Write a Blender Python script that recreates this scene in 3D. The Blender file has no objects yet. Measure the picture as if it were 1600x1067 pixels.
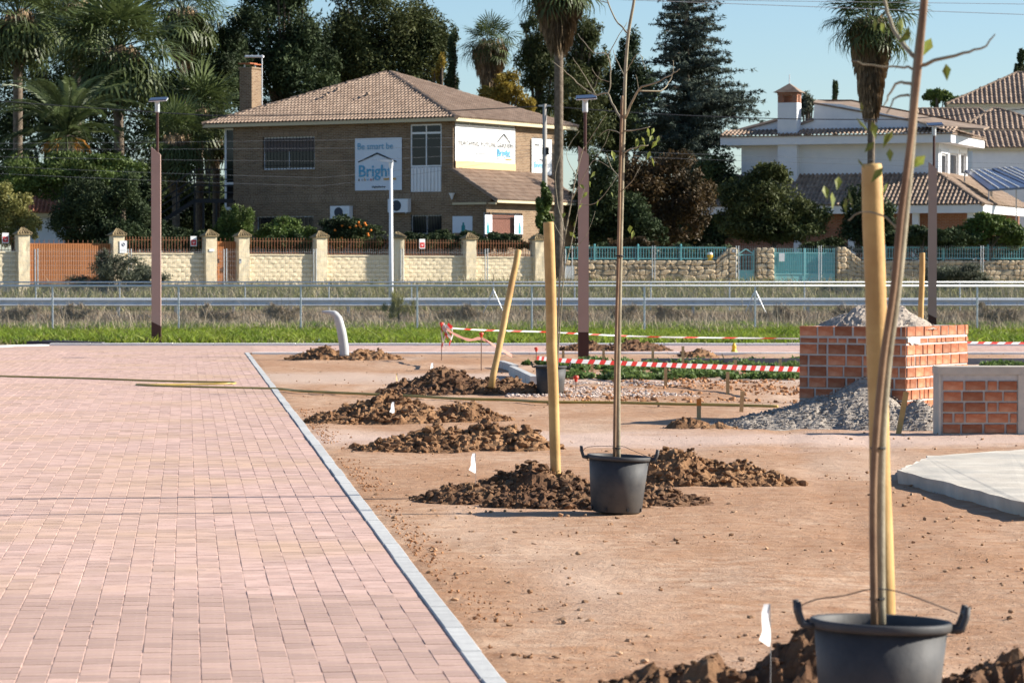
import bpy, math, random
import numpy as np
from math import sin, cos, tan, atan, radians as R, pi
random.seed(7); np.random.seed(7)
S = bpy.context.scene
C = S.collection

# ------------------------------------------------------------------ camera
F = 5000.0; H = 1.8; HOR = 425.0
PITCH = atan((533.5-HOR)/F)
cd = bpy.data.cameras.new('camera'); cam = bpy.data.objects.new('camera', cd); C.objects.link(cam)
cd.sensor_width = 36; cd.lens = F*36/1600; cd.clip_start = .5; cd.clip_end = 20000
cam.location = (0, 0, H); cam.rotation_euler = (pi/2-PITCH, 0, 0)
cd.dof.use_dof = True; cd.dof.focus_distance = 31; cd.dof.aperture_fstop = 9
S.camera = cam
# ------------------------------------------------------------------ sky and sun
SUN_EL = 27.0; SUN_BACK = 7.0           # sun to the right, a touch behind the scene
w = bpy.data.worlds.new('World'); S.world = w; w.use_nodes = True
nt = w.node_tree; bg = nt.nodes['Background']
sk = nt.nodes.new('ShaderNodeTexSky'); sk.sky_type = 'NISHITA'; sk.sun_disc = False
sk.sun_elevation = R(SUN_EL); sk.sun_rotation = R(90-SUN_BACK)
sk.altitude = 0; sk.air_density = 0.95; sk.dust_density = 0.3; sk.ozone_density = 4.5
nt.links.new(sk.outputs[0], bg.inputs[0]); bg.inputs[1].default_value = 0.072
sd = bpy.data.lights.new('sun', 'SUN'); sun = bpy.data.objects.new('sun', sd); C.objects.link(sun)
sd.energy = 5.0; sd.angle = R(.5); sd.color = (1, .93, .82)
sun.rotation_euler = (0, R(90-SUN_EL), R(SUN_BACK))
sun.location = (40, 10, 60)
S.view_settings.view_transform = 'Standard'; S.view_settings.look = 'None'
S.view_settings.exposure = 1.1; S.view_settings.gamma = 1
S.render.engine = 'CYCLES'

# ------------------------------------------------------------------ pixel helpers
def ray(px, py):
    x = (px-800)/F; y = (533.5-py)/F
    return x, cos(PITCH)+y*sin(PITCH), -sin(PITCH)+y*cos(PITCH)
def at(px, py, Y):
    d = ray(px, py); k = Y/d[1]; return (d[0]*k, Y, H+d[2]*k)
def gnd(px, py, z=0.):
    d = ray(px, py); k = (z-H)/d[2]; return (d[0]*k, d[1]*k, z)
def mpp(Y): return Y/F                       # metres per photo pixel at distance Y
class Frame:                                 # a vertical plane standing on the ground
    def __init__(s, ox, oy, al): s.ox, s.oy, s.al, s.c, s.s = ox, oy, al, cos(al), sin(al)
    def t(s, px, b=0):
        u = (px-800)/F; ox = s.ox-b*s.s; oy = s.oy+b*s.c
        return (u*oy-ox)/(s.c-u*s.s)
    def z(s, px, py, b=0):
        t = s.t(px, b); return at(px, py, s.oy+b*s.c+t*s.s)[2]
    def w(s, t, b=0): return (s.ox+t*s.c-b*s.s, s.oy+t*s.s+b*s.c)
def lerp(a, b, t): return a+(b-a)*t
def gz(Y):                                   # ground height along the view
    return float(np.interp(Y, [0, 80, 110, 112, 122, 126, 146, 175, 260, 6000], [0, 0, .06, .14, .16, .4, 1.18, 1.25, 1.5, 1.5]))
def gpt(px, Y): x, y, z = at(px, 425, Y); return (x, Y, gz(Y))

# ------------------------------------------------------------------ numpy value noise
_P = np.random.RandomState(3).permutation(256); _P = np.concatenate([_P, _P, _P]); _V = np.random.RandomState(4).rand(256)
def vn(x, y, z=0):
    x = np.asarray(x, float); y = np.asarray(y, float); z = np.zeros_like(x)+z
    xi, yi, zi = np.floor(x).astype(int), np.floor(y).astype(int), np.floor(z).astype(int)
    f = [x-xi, y-yi, z-zi]; f = [a*a*(3-2*a) for a in f]
    def h(a, b, c): return _V[_P[_P[_P[a & 255]+(b & 255)]+(c & 255)] & 255]
    r = 0
    for i in (0, 1):
        for j in (0, 1):
            for k in (0, 1):
                r = r+h(xi+i, yi+j, zi+k)*(f[0] if i else 1-f[0])*(f[1] if j else 1-f[1])*(f[2] if k else 1-f[2])
    return r
def fbm(x, y, z=0, o=4):
    r = 0; a = .5
    for i in range(o): r = r+a*vn(np.asarray(x)*2**i+17*i, np.asarray(y)*2**i+5*i, np.asarray(z)*2**i); a *= .5
    return r

# ------------------------------------------------------------------ materials
MATS = {}
def M(name, c1, c2=None, scale=5, rough=.8, bump=0, bscale=None, detail=5, rand=0, attr=0, metal=0, trans=0, spec=.3, lo=.35, hi=.65, c3=None, s3=1):
    if name in MATS: return MATS[name]
    m = bpy.data.materials.new(name); m.use_nodes = True; t = m.node_tree; N = t.nodes; L = t.links
    b = N['Principled BSDF']; b.inputs['Roughness'].default_value = rough; b.inputs['Metallic'].default_value = metal
    b.inputs['Specular IOR Level'].default_value = spec
    tc = N.new('ShaderNodeTexCoord'); co = tc.outputs['Object']
    def noise(sc, d=detail):
        n = N.new('ShaderNodeTexNoise'); n.inputs['Scale'].default_value = sc; n.inputs['Detail'].default_value = d
        n.inputs['Roughness'].default_value = .62; L.new(co, n.inputs['Vector']); return n.outputs[0]
    def ramp(src, a, bb, l, h):
        r = N.new('ShaderNodeValToRGB'); L.new(src, r.inputs[0])
        r.color_ramp.elements[0].position = l; r.color_ramp.elements[1].position = h
        r.color_ramp.elements[0].color = (*a, 1); r.color_ramp.elements[1].color = (*bb, 1); return r.outputs[0]
    if c2 is None:
        v = N.new('ShaderNodeRGB'); v.outputs[0].default_value = (*c1, 1); col = v.outputs[0]
    else: col = ramp(noise(scale), c1, c2, lo, hi)
    if c3 is not None:
        mx = N.new('ShaderNodeMix'); mx.data_type = 'RGBA'; L.new(ramp(noise(s3), (0, 0, 0), (1, 1, 1), .45, .7), mx.inputs[0])
        L.new(col, mx.inputs[6]); mx.inputs[7].default_value = (*c3, 1); col = mx.outputs[2]
    for src, amt in (('rand', rand), ('attr', attr)):
        if not amt: continue
        if src == 'rand': o = N.new('ShaderNodeObjectInfo').outputs['Random']
        else:
            a = N.new('ShaderNodeAttribute'); a.attribute_name = 'tint'; o = a.outputs['Fac']
        mr = N.new('ShaderNodeMapRange'); L.new(o, mr.inputs[0]); mr.inputs[3].default_value = 1-amt; mr.inputs[4].default_value = 1+amt
        hs = N.new('ShaderNodeHueSaturation'); L.new(mr.outputs[0], hs.inputs['Value']); L.new(col, hs.inputs['Color']); col = hs.outputs[0]
    L.new(col, b.inputs['Base Color'])
    if bump:
        bp = N.new('ShaderNodeBump'); bp.inputs['Strength'].default_value = 1; bp.inputs['Distance'].default_value = bump
        L.new(noise(bscale or scale*3, 6), bp.inputs['Height']); L.new(bp.outputs[0], b.inputs['Normal'])
    if trans:
        tr = N.new('ShaderNodeBsdfTranslucent'); L.new(col, tr.inputs[0]); ms = N.new('ShaderNodeMixShader'); ms.inputs[0].default_value = trans
        L.new(b.outputs[0], ms.inputs[1]); L.new(tr.outputs[0], ms.inputs[2]); L.new(ms.outputs[0], N['Material Output'].inputs[0])
    MATS[name] = m; return m

# ------------------------------------------------------------------ mesh helpers
class MB:
    def __init__(s): s.v = []; s.f = []; s.tint = None
    def add(s, V, Fc):
        o = len(s.v); s.v += [tuple(p) for p in V]; s.f += [tuple(i+o for i in f) for f in Fc]; return s
    def box(s, x0, x1, y0, y1, z0, z1):
        return s.add([(x0,y0,z0),(x1,y0,z0),(x1,y1,z0),(x0,y1,z0),(x0,y0,z1),(x1,y0,z1),(x1,y1,z1),(x0,y1,z1)],
                     [(0,3,2,1),(4,5,6,7),(0,1,5,4),(1,2,6,5),(2,3,7,6),(3,0,4,7)])
    def bar(s, p, q, w, h=None):               # square bar between two points
        h = h or w; p = np.array(p, float); q = np.array(q, float); d = q-p; d /= np.linalg.norm(d)
        up = np.array([0, 0, 1.]) if abs(d[2]) < .95 else np.array([0, 1., 0])
        a = np.cross(d, up); a /= np.linalg.norm(a); b = np.cross(a, d)
        V = [c+a*i*w/2+b*j*h/2 for c in (p, q) for i, j in ((-1,-1),(1,-1),(1,1),(-1,1))]
        return s.add(V, [(0,1,2,3),(7,6,5,4),(0,4,5,1),(1,5,6,2),(2,6,7,3),(3,7,4,0)])
    def tube(s, pts, rad, n=8, cap=True):
        P = [np.array(p, float) for p in pts]; k = len(P)
        if not hasattr(rad, '__len__'): rad = [rad]*k
        V = []; ref = np.array([.31, .95, .05])
        for i in range(k):
            d = P[min(i+1, k-1)]-P[max(i-1, 0)]; d /= (np.linalg.norm(d)+1e-12)
            a = np.cross(d, ref); a /= np.linalg.norm(a)+1e-9; b = np.cross(d, a)
            for j in range(n):
                t = 2*pi*j/n; V.append(P[i]+rad[i]*(cos(t)*a+sin(t)*b))
        Fc = [(i*n+j, i*n+(j+1) % n, (i+1)*n+(j+1) % n, (i+1)*n+j) for i in range(k-1) for j in range(n)]
        if cap: Fc += [tuple(range(n))[::-1], tuple((k-1)*n+j for j in range(n))]
        return s.add(V, Fc)
    def lathe(s, prof, n=32, c=(0, 0, 0)):
        k = len(prof); V = [(c[0]+r*cos(2*pi*j/n), c[1]+r*sin(2*pi*j/n), c[2]+z) for r, z in prof for j in range(n)]
        return s.add(V, [(i*n+j, i*n+(j+1) % n, (i+1)*n+(j+1) % n, (i+1)*n+j) for i in range(k-1) for j in range(n)])
    def poly(s, pts, y0, y1):                  # polygon in x,z thickened along y
        n = len(pts); V = [(x, y0, z) for x, z in pts]+[(x, y1, z) for x, z in pts]
        return s.add(V, [tuple(range(n)), tuple(range(2*n-1, n-1, -1))]+[(i, i+n, (i+1) % n+n, (i+1) % n) for i in range(n)])
    def mesh(s, name, smooth=False):
        me = bpy.data.meshes.new(name); me.from_pydata(s.v, [], s.f)
        if s.tint is not None:
            a = me.attributes.new('tint', 'FLOAT', 'FACE'); a.data.foreach_set('value', np.asarray(s.tint, np.float32))
        if smooth: me.polygons.foreach_set('use_smooth', [True]*len(me.polygons))
        me.update(); return me
def npmesh(name, V, Q, tint=None, smooth=False):
    me = bpy.data.meshes.new(name); V = np.asarray(V, np.float32).reshape(-1, 3); Q = np.asarray(Q, np.int32); k = Q.shape[1]
    me.vertices.add(len(V)); me.vertices.foreach_set('co', V.ravel())
    me.loops.add(Q.size); me.loops.foreach_set('vertex_index', Q.ravel())
    me.polygons.add(len(Q)); me.polygons.foreach_set('loop_start', np.arange(0, Q.size, k, dtype=np.int32))
    me.polygons.foreach_set('use_smooth', [bool(smooth)]*len(Q))
    if tint is not None:
        a = me.attributes.new('tint', 'FLOAT', 'FACE'); a.data.foreach_set('value', np.asarray(tint, np.float32))
    me.update(calc_edges=True); me.validate(); return me
def link(name, me, mat, parent=None, loc=(0, 0, 0), rot=(0, 0, 0)):
    o = bpy.data.objects.new(name, me); C.objects.link(o)
    if mat and not me.materials: me.materials.append(mat)
    o.parent = parent; o.location = loc; o.rotation_euler = rot; return o
def obj(name, mb, mat, parent=None, loc=(0, 0, 0), rot=(0, 0, 0), smooth=False):
    return link(name, mb.mesh(name, smooth), mat, parent, loc, rot)
def tag(o, label, cat, group=None, kind=None):
    if label: o['label'] = label
    if cat: o['category'] = cat
    if group: o['group'] = group
    if kind: o['kind'] = kind
    return o
def thing(name, label, cat, loc=(0, 0, 0), rz=0, group=None):
    o = bpy.data.objects.new(name, None); C.objects.link(o); o.location = loc; o.rotation_euler = (0, 0, rz)
    o.empty_display_size = .2; return tag(o, label, cat, group)
def struct(o): o['kind'] = 'structure'; return o
def rnd(a, b): return random.uniform(a, b)
FONT = None
def text(s, size, mat, parent, loc, rot=(pi/2, 0, 0), sx=1, bold=0, name='lettering'):
    cu = bpy.data.curves.new('t', 'FONT'); cu.body = s; cu.size = size; cu.extrude = .004; cu.offset = bold; cu.resolution_u = 3
    o = bpy.data.objects.new('t', cu); C.objects.link(o); dg = bpy.context.evaluated_depsgraph_get()
    me = bpy.data.meshes.new_from_object(o.evaluated_get(dg)); bpy.data.objects.remove(o); bpy.data.curves.remove(cu)
    me.name = name; me.materials.clear(); k = link(name, me, mat, parent, loc, rot); k.scale = (sx, 1, 1); return k

# ------------------------------------------------------------------ palette
m_dirt = None
m_paver = M('paver', (.48, .315, .26), (.56, .385, .325), 9, .85, .003, 60, rand=.13, attr=.13, c3=(.50, .335, .235), s3=.45)
m_sand = M('joint_sand', (.50, .345, .285), (.40, .265, .215), 6, .95)
m_kerb = M('concrete_kerb', (.41, .41, .40), (.51, .51, .49), 7, .85, .003, 50, rand=.06)
m_kerbw = M('white_kerb', (.72, .71, .68), (.80, .79, .76), 5, .85, .003, 40, rand=.05)
m_clay = M('brown_earth', (.105, .052, .024), (.25, .13, .06), 9, .95, .012, 28, c3=(.32, .18, .09), s3=4)
m_earth2 = M('dark_moist_earth', (.068, .033, .017), (.165, .083, .040), 9, .95, .012, 28, c3=(.22, .125, .065), s3=4)
m_gravel = M('grey_gravel', (.20, .17, .145), (.38, .335, .285), 22, .95, .012, 30, attr=.3)
m_sandh = M('grey_sand', (.27, .225, .185), (.42, .355, .29), 9, .95, .008, 40)
m_conc = M('concrete', (.46, .41, .34), (.58, .53, .45), 2.2, .9, .005, 25, c3=(.37, .35, .31), s3=1.3)
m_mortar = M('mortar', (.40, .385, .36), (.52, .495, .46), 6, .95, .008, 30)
m_brick = M('red_brick', (.33, .10, .045), (.45, .175, .085), 7, .85, .003, 40, rand=.35, c3=(.50, .26, .16), s3=5)
m_pot = M('black_plastic', (.030, .032, .036), (.060, .061, .064), 4, .62, .002, 14, spec=.35, c3=(.095, .085, .075), s3=2.2)
m_soil = M('potting_soil', (.03, .02, .012), (.08, .05, .03), 30, .95, .01)
m_stake = M('pine_stake', (.46, .28, .095), (.60, .40, .16), 3.2, .6, .002, 30, c3=(.36, .195, .065), s3=2.2)
m_lath = M('raw_lath', (.40, .27, .13), (.54, .38, .2), 8, .8, rand=.15)
m_cane = M('brown_cane', (.15, .085, .048), (.26, .165, .095), 5, .7, .002, 40)
m_bark = M('sapling_bark', (.20, .17, .115), (.34, .30, .21), 7, .8, .003, 50)
m_flag = M('white_flag', (.85, .85, .85), rough=.5, trans=.3)
m_steel = M('galvanised_steel', (.40, .42, .43), (.50, .52, .53), 6, .42, metal=.55, spec=.5)
m_steelw = M('bright_galvanised', (.60, .62, .63), (.68, .70, .71), 4, .45, metal=.2, spec=.5)
m_wire = M('thin_wire', (.22, .22, .22), rough=.6)
m_cable = M('dark_cable', (.04, .04, .045), rough=.6)
m_cablel = M('pale_cable', (.36, .36, .38), rough=.6)
m_rebar = M('rebar', (.16, .09, .06), rough=.8)
m_redcap = M('red_plastic_cap', (.62, .06, .03), rough=.5)
m_hose = M('ochre_hose', (.33, .23, .045), (.44, .32, .08), 3, .45, spec=.5)
m_pole = M('taupe_column_paint', (.36, .245, .20), (.39, .27, .225), 1.5, .6)
m_poleb = M('dark_brown_paint', (.060, .022, .017), rough=.45)
m_white = M('white_paint', (.74, .75, .76), (.8, .8, .8), 2, .5)
m_glass = M('dark_window_glass', (.012, .013, .016), rough=.12, spec=.25)
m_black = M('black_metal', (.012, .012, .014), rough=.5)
m_brown = M('brown_gate_paint', (.34, .125, .04), (.40, .16, .055), 3, .6, rand=.08)
m_rust = M('rusty_brown_iron', (.19, .075, .035), (.26, .11, .05), 4, .7)
m_teal = M('turquoise_paint', (.125, .40, .42), (.16, .46, .48), 2, .5)
m_teald = M('turquoise_sheet', (.22, .52, .53), (.27, .58, .59), 2, .5)
m_block = M('cream_split_block', (.66, .545, .36), (.74, .635, .45), 5, .9, .012, 14, rand=.05)
m_capt = M('mossy_tile_cap', (.21, .155, .08), (.33, .25, .14), 6, .9, .01, 20)
m_stone = M('rough_sandstone', (.42, .33, .22), (.60, .50, .35), 3, .9, .012, 14, rand=.3, c3=(.44, .27, .13), s3=1.5)
m_tile = M('brown_roof_tile', (.28, .195, .14), (.37, .27, .20), 1.6, .85, attr=.15)
m_tiler = M('terracotta_tile', (.36, .15, .09), (.46, .21, .13), 2, .85, attr=.15)
m_tiled = M('weathered_dark_tile', (.24, .17, .125), (.36, .27, .20), 2.5, .9, attr=.2)
m_fascia = M('cream_fascia', (.56, .47, .30), rough=.7)
m_stucco = M('white_stucco', (.70, .72, .74), (.77, .78, .79), 1.5, .9, .003, 20)
m_asph = M('asphalt', (.05, .05, .052), (.075, .075, .075), 8, .9)
m_terrac = M('terracotta_sheet', (.42, .14, .06), rough=.8)
m_orange = M('orange_paint', (.75, .22, .03), rough=.5)
m_yellow = M('yellow_plastic', (.72, .42, .02), rough=.5)

# ================================================================== THE SETTING
KX0, KY0, KS = -.098, 14.02, -.1018          # left kerb line: X = KX0 + KS*(Y-KY0)
def kx(Y): return KX0+KS*(Y-KY0)
YN, YF = 70.4, 77.5                           # near and far edge of the cross path
# ground: one sheet to the horizon
xs = np.concatenate([[-4000, -900, -250, -80, -40, -25], np.arange(-18, -6, .6), np.arange(-6, 7.01, .12), np.arange(7.4, 20, .6), [25, 40, 80, 250, 900, 4000]])
ys = np.concatenate([[-60, -20, 0, 5, 9], np.arange(10, 50, .16), np.arange(50, 80, .3), np.arange(80, 150, 1.0), [155, 165, 180, 220, 300, 500, 1000, 2500, 7000]])
GX, GY = np.meshgrid(xs, ys); GZ = np.interp(GY, [0, 80, 110, 112, 122, 126, 146, 175, 260, 6000], [0, 0, .06, .14, .16, .4, 1.18, 1.25, 1.5, 1.5])
near = (GY < 79) & (np.abs(GX) < 20)
K = KX0+KS*(GY-KY0)
rut = .012*np.exp(-((GX-(2.05+.045*(GY-14)))/.16)**2)+.012*np.exp(-((GX-(3.2+.03*(GY-14)))/.18)**2)
rel = (fbm(GX*1.3, GY*.8, 1)-.5)*.05+(fbm(GX*6, GY*5, 5, 3)-.45)*.022-rut
fade = np.clip((GX-K-.1)/.5, 0, 1)
GZ = np.where(near, GZ+rel*fade-.004, GZ)
GZ = np.where((GX < K-.02) & (GY < 79) & (GX > -30), -.06, GZ)
GZ = np.where((GY > YN+.1) & (GY < YF-.1) & (np.abs(GX) < 30), -.06, GZ)
GZ = np.where((GY > 111.5) & (GY < 122.5), GZ-.08, GZ)
nx = len(xs); ny = len(ys); I = np.arange(nx*ny).reshape(ny, nx)
Q = np.stack([I[:-1, :-1], I[:-1, 1:], I[1:, 1:], I[1:, :-1]], -1).reshape(-1, 4)
def ground_mat():
    m = bpy.data.materials.new('ground_earth'); m.use_nodes = True; t = m.node_tree; N = t.nodes; L = t.links; b = N['Principled BSDF']
    b.inputs['Roughness'].default_value = .95; b.inputs['Specular IOR Level'].default_value = .15
    g = N.new('ShaderNodeNewGeometry'); pos = g.outputs['Position']
    def noise(sc, d=6, rough=.6, stretch=(1, 1, 1)):
        mp = N.new('ShaderNodeMapping'); mp.inputs['Scale'].default_value = stretch; L.new(pos, mp.inputs[0])
        n = N.new('ShaderNodeTexNoise'); n.inputs['Scale'].default_value = sc; n.inputs['Detail'].default_value = d; n.inputs['Roughness'].default_value = rough
        L.new(mp.outputs[0], n.inputs['Vector']); return n.outputs[0]
    def ramp(src, *st):
        r = N.new('ShaderNodeValToRGB'); L.new(src, r.inputs[0]); e = r.color_ramp.elements
        while len(e) < len(st): e.new(.5)
        for k, (p, c) in enumerate(st): e[k].position = p; e[k].color = (*c, 1)
        return r.outputs[0]
    def mix(f, a, c):
        mx = N.new('ShaderNodeMix'); mx.data_type = 'RGBA'; L.new(f, mx.inputs[0])
        for s, i in ((a, 6), (c, 7)):
            if isinstance(s, tuple): mx.inputs[i].default_value = (*s, 1)
            else: L.new(s, mx.inputs[i])
        return mx.outputs[2]
    B, W = (0, 0, 0), (1, 1, 1)
    dirt = ramp(noise(.55, 8, .62, (1, .55, 1)), (.30, (.37, .215, .125)), (.48, (.46, .295, .19)), (.66, (.55, .39, .275)))
    dirt = mix(ramp(noise(5, 8, .7), (.38, B), (.72, W)), dirt, (.31, .155, .08)); dirt = mix(ramp(noise(2.2, 7, .7, (.5, 2., 1)), (.52, B), (.68, W)), dirt, (.38, .21, .115))
    dirt = mix(ramp(noise(.22, 5, .55, (1.6, .35, 1)), (.52, B), (.72, W)), dirt, (.60, .45, .345))      # dusty wheel tracks
    dirt = mix(ramp(noise(38, 4, .7), (.60, B), (.72, W)), dirt, (.27, .14, .07))
    dirt = mix(ramp(noise(30, 3, .7, (1, 1, 2)), (.66, B), (.74, W)), dirt, (.66, .55, .44))
    sp = N.new('ShaderNodeSeparateXYZ'); L.new(pos, sp.inputs[0])
    def band(y0, y1, amp=6):
        a = N.new('ShaderNodeMath'); a.operation = 'MULTIPLY_ADD'; L.new(noise(.35, 4), a.inputs[0]); a.inputs[1].default_value = amp; L.new(sp.outputs[1], a.inputs[2])
        mr = N.new('ShaderNodeMapRange'); L.new(a.outputs[0], mr.inputs[0]); mr.inputs[1].default_value = y0+amp/2; mr.inputs[2].default_value = y1+amp/2; return mr.outputs[0]
    # pale crushed-stone lane crossing the site and soil of the verge
    def lane(y0, y1, wdt):
        d = N.new('ShaderNodeMath'); d.operation = 'SUBTRACT'; L.new(sp.outputs[1], d.inputs[0]); d.inputs[1].default_value = (y0+y1)/2
        a = N.new('ShaderNodeMath'); a.operation = 'ABSOLUTE'; L.new(d.outputs[0], a.inputs[0])
        n = N.new('ShaderNodeMath'); n.operation = 'MULTIPLY_ADD'; L.new(noise(.8, 5), n.inputs[0]); n.inputs[1].default_value = wdt*2.2; L.new(a.outputs[0], n.inputs[2])
        mr = N.new('ShaderNodeMapRange'); L.new(n.outputs[0], mr.inputs[0]); mr.inputs[1].default_value = (y1-y0)/2+wdt*.6; mr.inputs[2].default_value = (y1-y0)/2+wdt*1.5; mr.inputs[3].default_value = .75; mr.inputs[4].default_value = 0; return mr.outputs[0]
    dirt = mix(lane(33, 36, 1.6), dirt, (.57, .43, .36)); dirt = mix(lane(52, 57, 2.), dirt, (.52, .40, .325))
    verge = ramp(noise(.9, 6), (.35, (.16, .12, .065)), (.5, (.235, .175, .10)), (.65, (.12, .13, .05)))
    col = mix(band(77.6, 78.6, .5), dirt, verge)
    bank = ramp(noise(1.2, 6), (.35, (.20, .16, .10)), (.5, (.14, .14, .06)), (.65, (.30, .23, .15)))
    col = mix(band(122, 126, 1), col, bank)
    L.new(col, b.inputs['Base Color'])
    bp = N.new('ShaderNodeBump'); bp.inputs['Distance'].default_value = .02; bp.inputs['Strength'].default_value = 1
    ad = N.new('ShaderNodeMath'); ad.operation = 'MULTIPLY_ADD'; L.new(noise(40, 5, .7), ad.inputs[0]); ad.inputs[1].default_value = .5; L.new(noise(9, 6, .65), ad.inputs[2])
    L.new(ad.outputs[0], bp.inputs['Height']); L.new(bp.outputs[0], b.inputs['Normal']); return m
struct(link('ground', npmesh('ground', np.stack([GX, GY, GZ], -1), Q, smooth=True), ground_mat()))

# paving: bed, then every paver
def poly_sheet(name, pts, z, mat):
    b = MB().add([(x, y, z) for x, y in pts], [tuple(range(len(pts)))]); return struct(obj(name, b, mat))
paving = struct(obj('paving', MB().add([(kx(8)-4, 8, .0188), (kx(8), 8, .0188), (kx(YN), YN, .0188), (16, YN, .0188), (16, YF, .0188), (-11.9, YF, .0188), (-13.2, 71, .0188), (-9, 30, .0188)], [tuple(range(8))]), m_sand))
PW, PL, G = .134, .205, .0035
dl = np.array([KS, 1.])/math.hypot(KS, 1); dn = np.array([-dl[1], dl[0]])      # along the kerb, and to the left of it
pav = []
for j in range(60):
    for i in range(int(62/PL)):
        s = (i+(.5 if j % 2 else 0))*PL-2.2; e = .055+j*PW
        c = np.array([KX0, KY0])+dl*(s+PL/2)+dn*(e+PW/2)
        if c[1] > YN+6.6: continue
        px = 800+F*c[0]/c[1]
        if px < -60 or c[1] < 12.2: continue
        pav.append((c[1], c, i, j, px))
pav.sort(key=lambda k: k[0])
pm = []
for k in range(4):
    a, l = PW/2-G/2, PL/2-G/2; e = .002
    q = MB().add([(-a,-l,0),(a,-l,0),(a,l,0),(-a,l,0)]+[(x, y, .014) for x, y in ((-a,-l),(a,-l),(a,l),(-a,l))]+[(x, y, .018+rnd(-.0015, .0015)) for x, y in ((-a+e,-l+e),(a-e,-l+e),(a-e,l-e),(-a+e,l-e))],
          [(0,1,5,4),(1,2,6,5),(2,3,7,6),(3,0,4,7),(4,5,9,8),(5,6,10,9),(6,7,11,10),(7,4,8,11),(8,9,10,11)])
    m_ = q.mesh('paver'); m_.materials.append(m_paver); pm.append((m_, np.array(q.v), q.f))
ang = math.atan2(-dl[0], dl[1]); cnt = 0; VV = []; QQ = []; TT = []; off = 0
ca, sa = cos(ang), sin(ang)
for (Y, c, i, j, px) in pav:
    vis = -10 < px < 800 and Y > 13.9
    mesh, V, fc = pm[random.randrange(4)]
    if vis and cnt < 300:
        cnt += 1; o = link('paver', mesh, None, paving, (c[0], c[1], rnd(.002, .0045)), (rnd(-.006, .006), rnd(-.006, .006), ang+rnd(-.006, .006)))
    else:
        z = rnd(.002, .0045)+V[:, 2]+V[:, 0]*rnd(-.006, .006)+V[:, 1]*rnd(-.008, .008); x = V[:, 0]*ca-V[:, 1]*sa+c[0]; y = V[:, 0]*sa+V[:, 1]*ca+c[1]
        VV.append(np.stack([x, y, z], -1)); QQ.append(np.array(fc)+off); off += len(V); TT += [random.random()]*len(fc)
# the cross path's pavers (far off)
for j in range(int((YF-YN)/PW)-1):
    for i in range(int(24/PL)):
        x = -7.6+(i+(.5 if j % 2 else 0))*PL; y = YN+.2+j*PW
        if x < kx(y)+.2 or x > 14.5: continue
        V, fc = pm[0][1], pm[0][2]; VV.append(np.stack([V[:, 1]+x, V[:, 0]+y, V[:, 2]+rnd(.001, .004)], -1)); QQ.append(np.array(fc)[:, ::-1]+off); off += len(V); TT += [random.random()]*len(fc)
tag(link('far_pavers', npmesh('far_pavers', np.concatenate(VV), np.concatenate(QQ), TT), m_paver, paving), None, None, kind='stuff')
# kerbs
def kerb(name, pts, wdt, top, mat, step=1.0, bot=-.1):
    r = struct(bpy.data.objects.new(name, None)); C.objects.link(r)
    me = MB().add([(-wdt/2,.004,bot),(wdt/2,.004,bot),(wdt/2,step-.004,bot),(-wdt/2,step-.004,bot),(-wdt/2,.004,top-.006),(wdt/2,.004,top-.006),(wdt/2,step-.004,top-.006),(-wdt/2,step-.004,top-.006),
        (-wdt/2+.006,.01,top),(wdt/2-.006,.01,top),(wdt/2-.006,step-.01,top),(-wdt/2+.006,step-.01,top)],
        [(0,1,5,4),(1,2,6,5),(2,3,7,6),(3,0,4,7),(4,5,9,8),(5,6,10,9),(6,7,11,10),(7,4,8,11),(8,9,10,11)]).mesh('kerb_stone'); me.materials.append(mat)
    for (a, b) in zip(pts[:-1], pts[1:]):
        a = np.array(a, float); b = np.array(b, float); n = max(1, round(np.linalg.norm(b-a)/step)); an = math.atan2(-(b-a)[0], (b-a)[1]); d = (b-a)/n
        for i in range(n):
            p = a+d*i; o = link('kerb_stone', me, None, r, (p[0]+rnd(-.004, .004), p[1], rnd(-.004, .004)), (0, 0, an+rnd(-.004, .004))); o.scale = (1, np.linalg.norm(d)/step, 1)
    return r
kerb('kerb', [(kx(11)+.005, 11), (kx(YN-.1)+.005, YN-.1)], .10, .030, m_kerb)
kerb('white_kerb_far', [(-11.2, YF+.1), (14.6, YF+.1)], .30, .075, m_kerbw)
kerb('white_kerb_corner', [(-13.1, 71.2), (-12.6, 74.6), (-12.05, 76.7), (-11.3, 77.5)], .30, .05, m_kerbw)
kerb('white_kerb_near', [(kx(YN)+.12, YN), (14.6, YN)], .2, .035, m_kerbw)
# road beyond the guardrail, sandy path strip in the verge
poly_sheet('road', [(-300, 112.3), (300, 112.3), (300, 122.2), (-300, 122.2)], .165, m_asph)
poly_sheet('sand_path', [(-19, 101), (-12.2, 100.6), (-11.6, 103), (-12.4, 106.6), (-19, 107)], .062, M('pale_sand', (.42, .33, .24), (.50, .40, .30), 3, .95))
# concrete slab at the right
def slab():
    c = [gnd(1404, 734, .1), gnd(1615, 789, .1), (5.6, 25.2, .1), (5.6, 31.4, .1), gnd(1450, 712, .1)]
    n = 14; top = []; 
    for a, b in zip(c, c[1:]+c[:1]):
        for i in range(n):
            t = i/n; x = lerp(a[0], b[0], t); y = lerp(a[1], b[1], t); top.append((x+rnd(-.018, .018), y+rnd(-.05, .05), .10))
    k = len(top); b = MB(); b.add([(x, y, .10+rnd(-.006, .003)) for x, y, z in top]+[(x+rnd(-.012, .03), y+rnd(0, .05), -.05) for x, y, z in top], [tuple(range(k))]+[(i, i+k, (i+1) % k+k, (i+1) % k) for i in range(k)])
    struct(obj('concrete_slab', b, m_conc))
slab()

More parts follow.
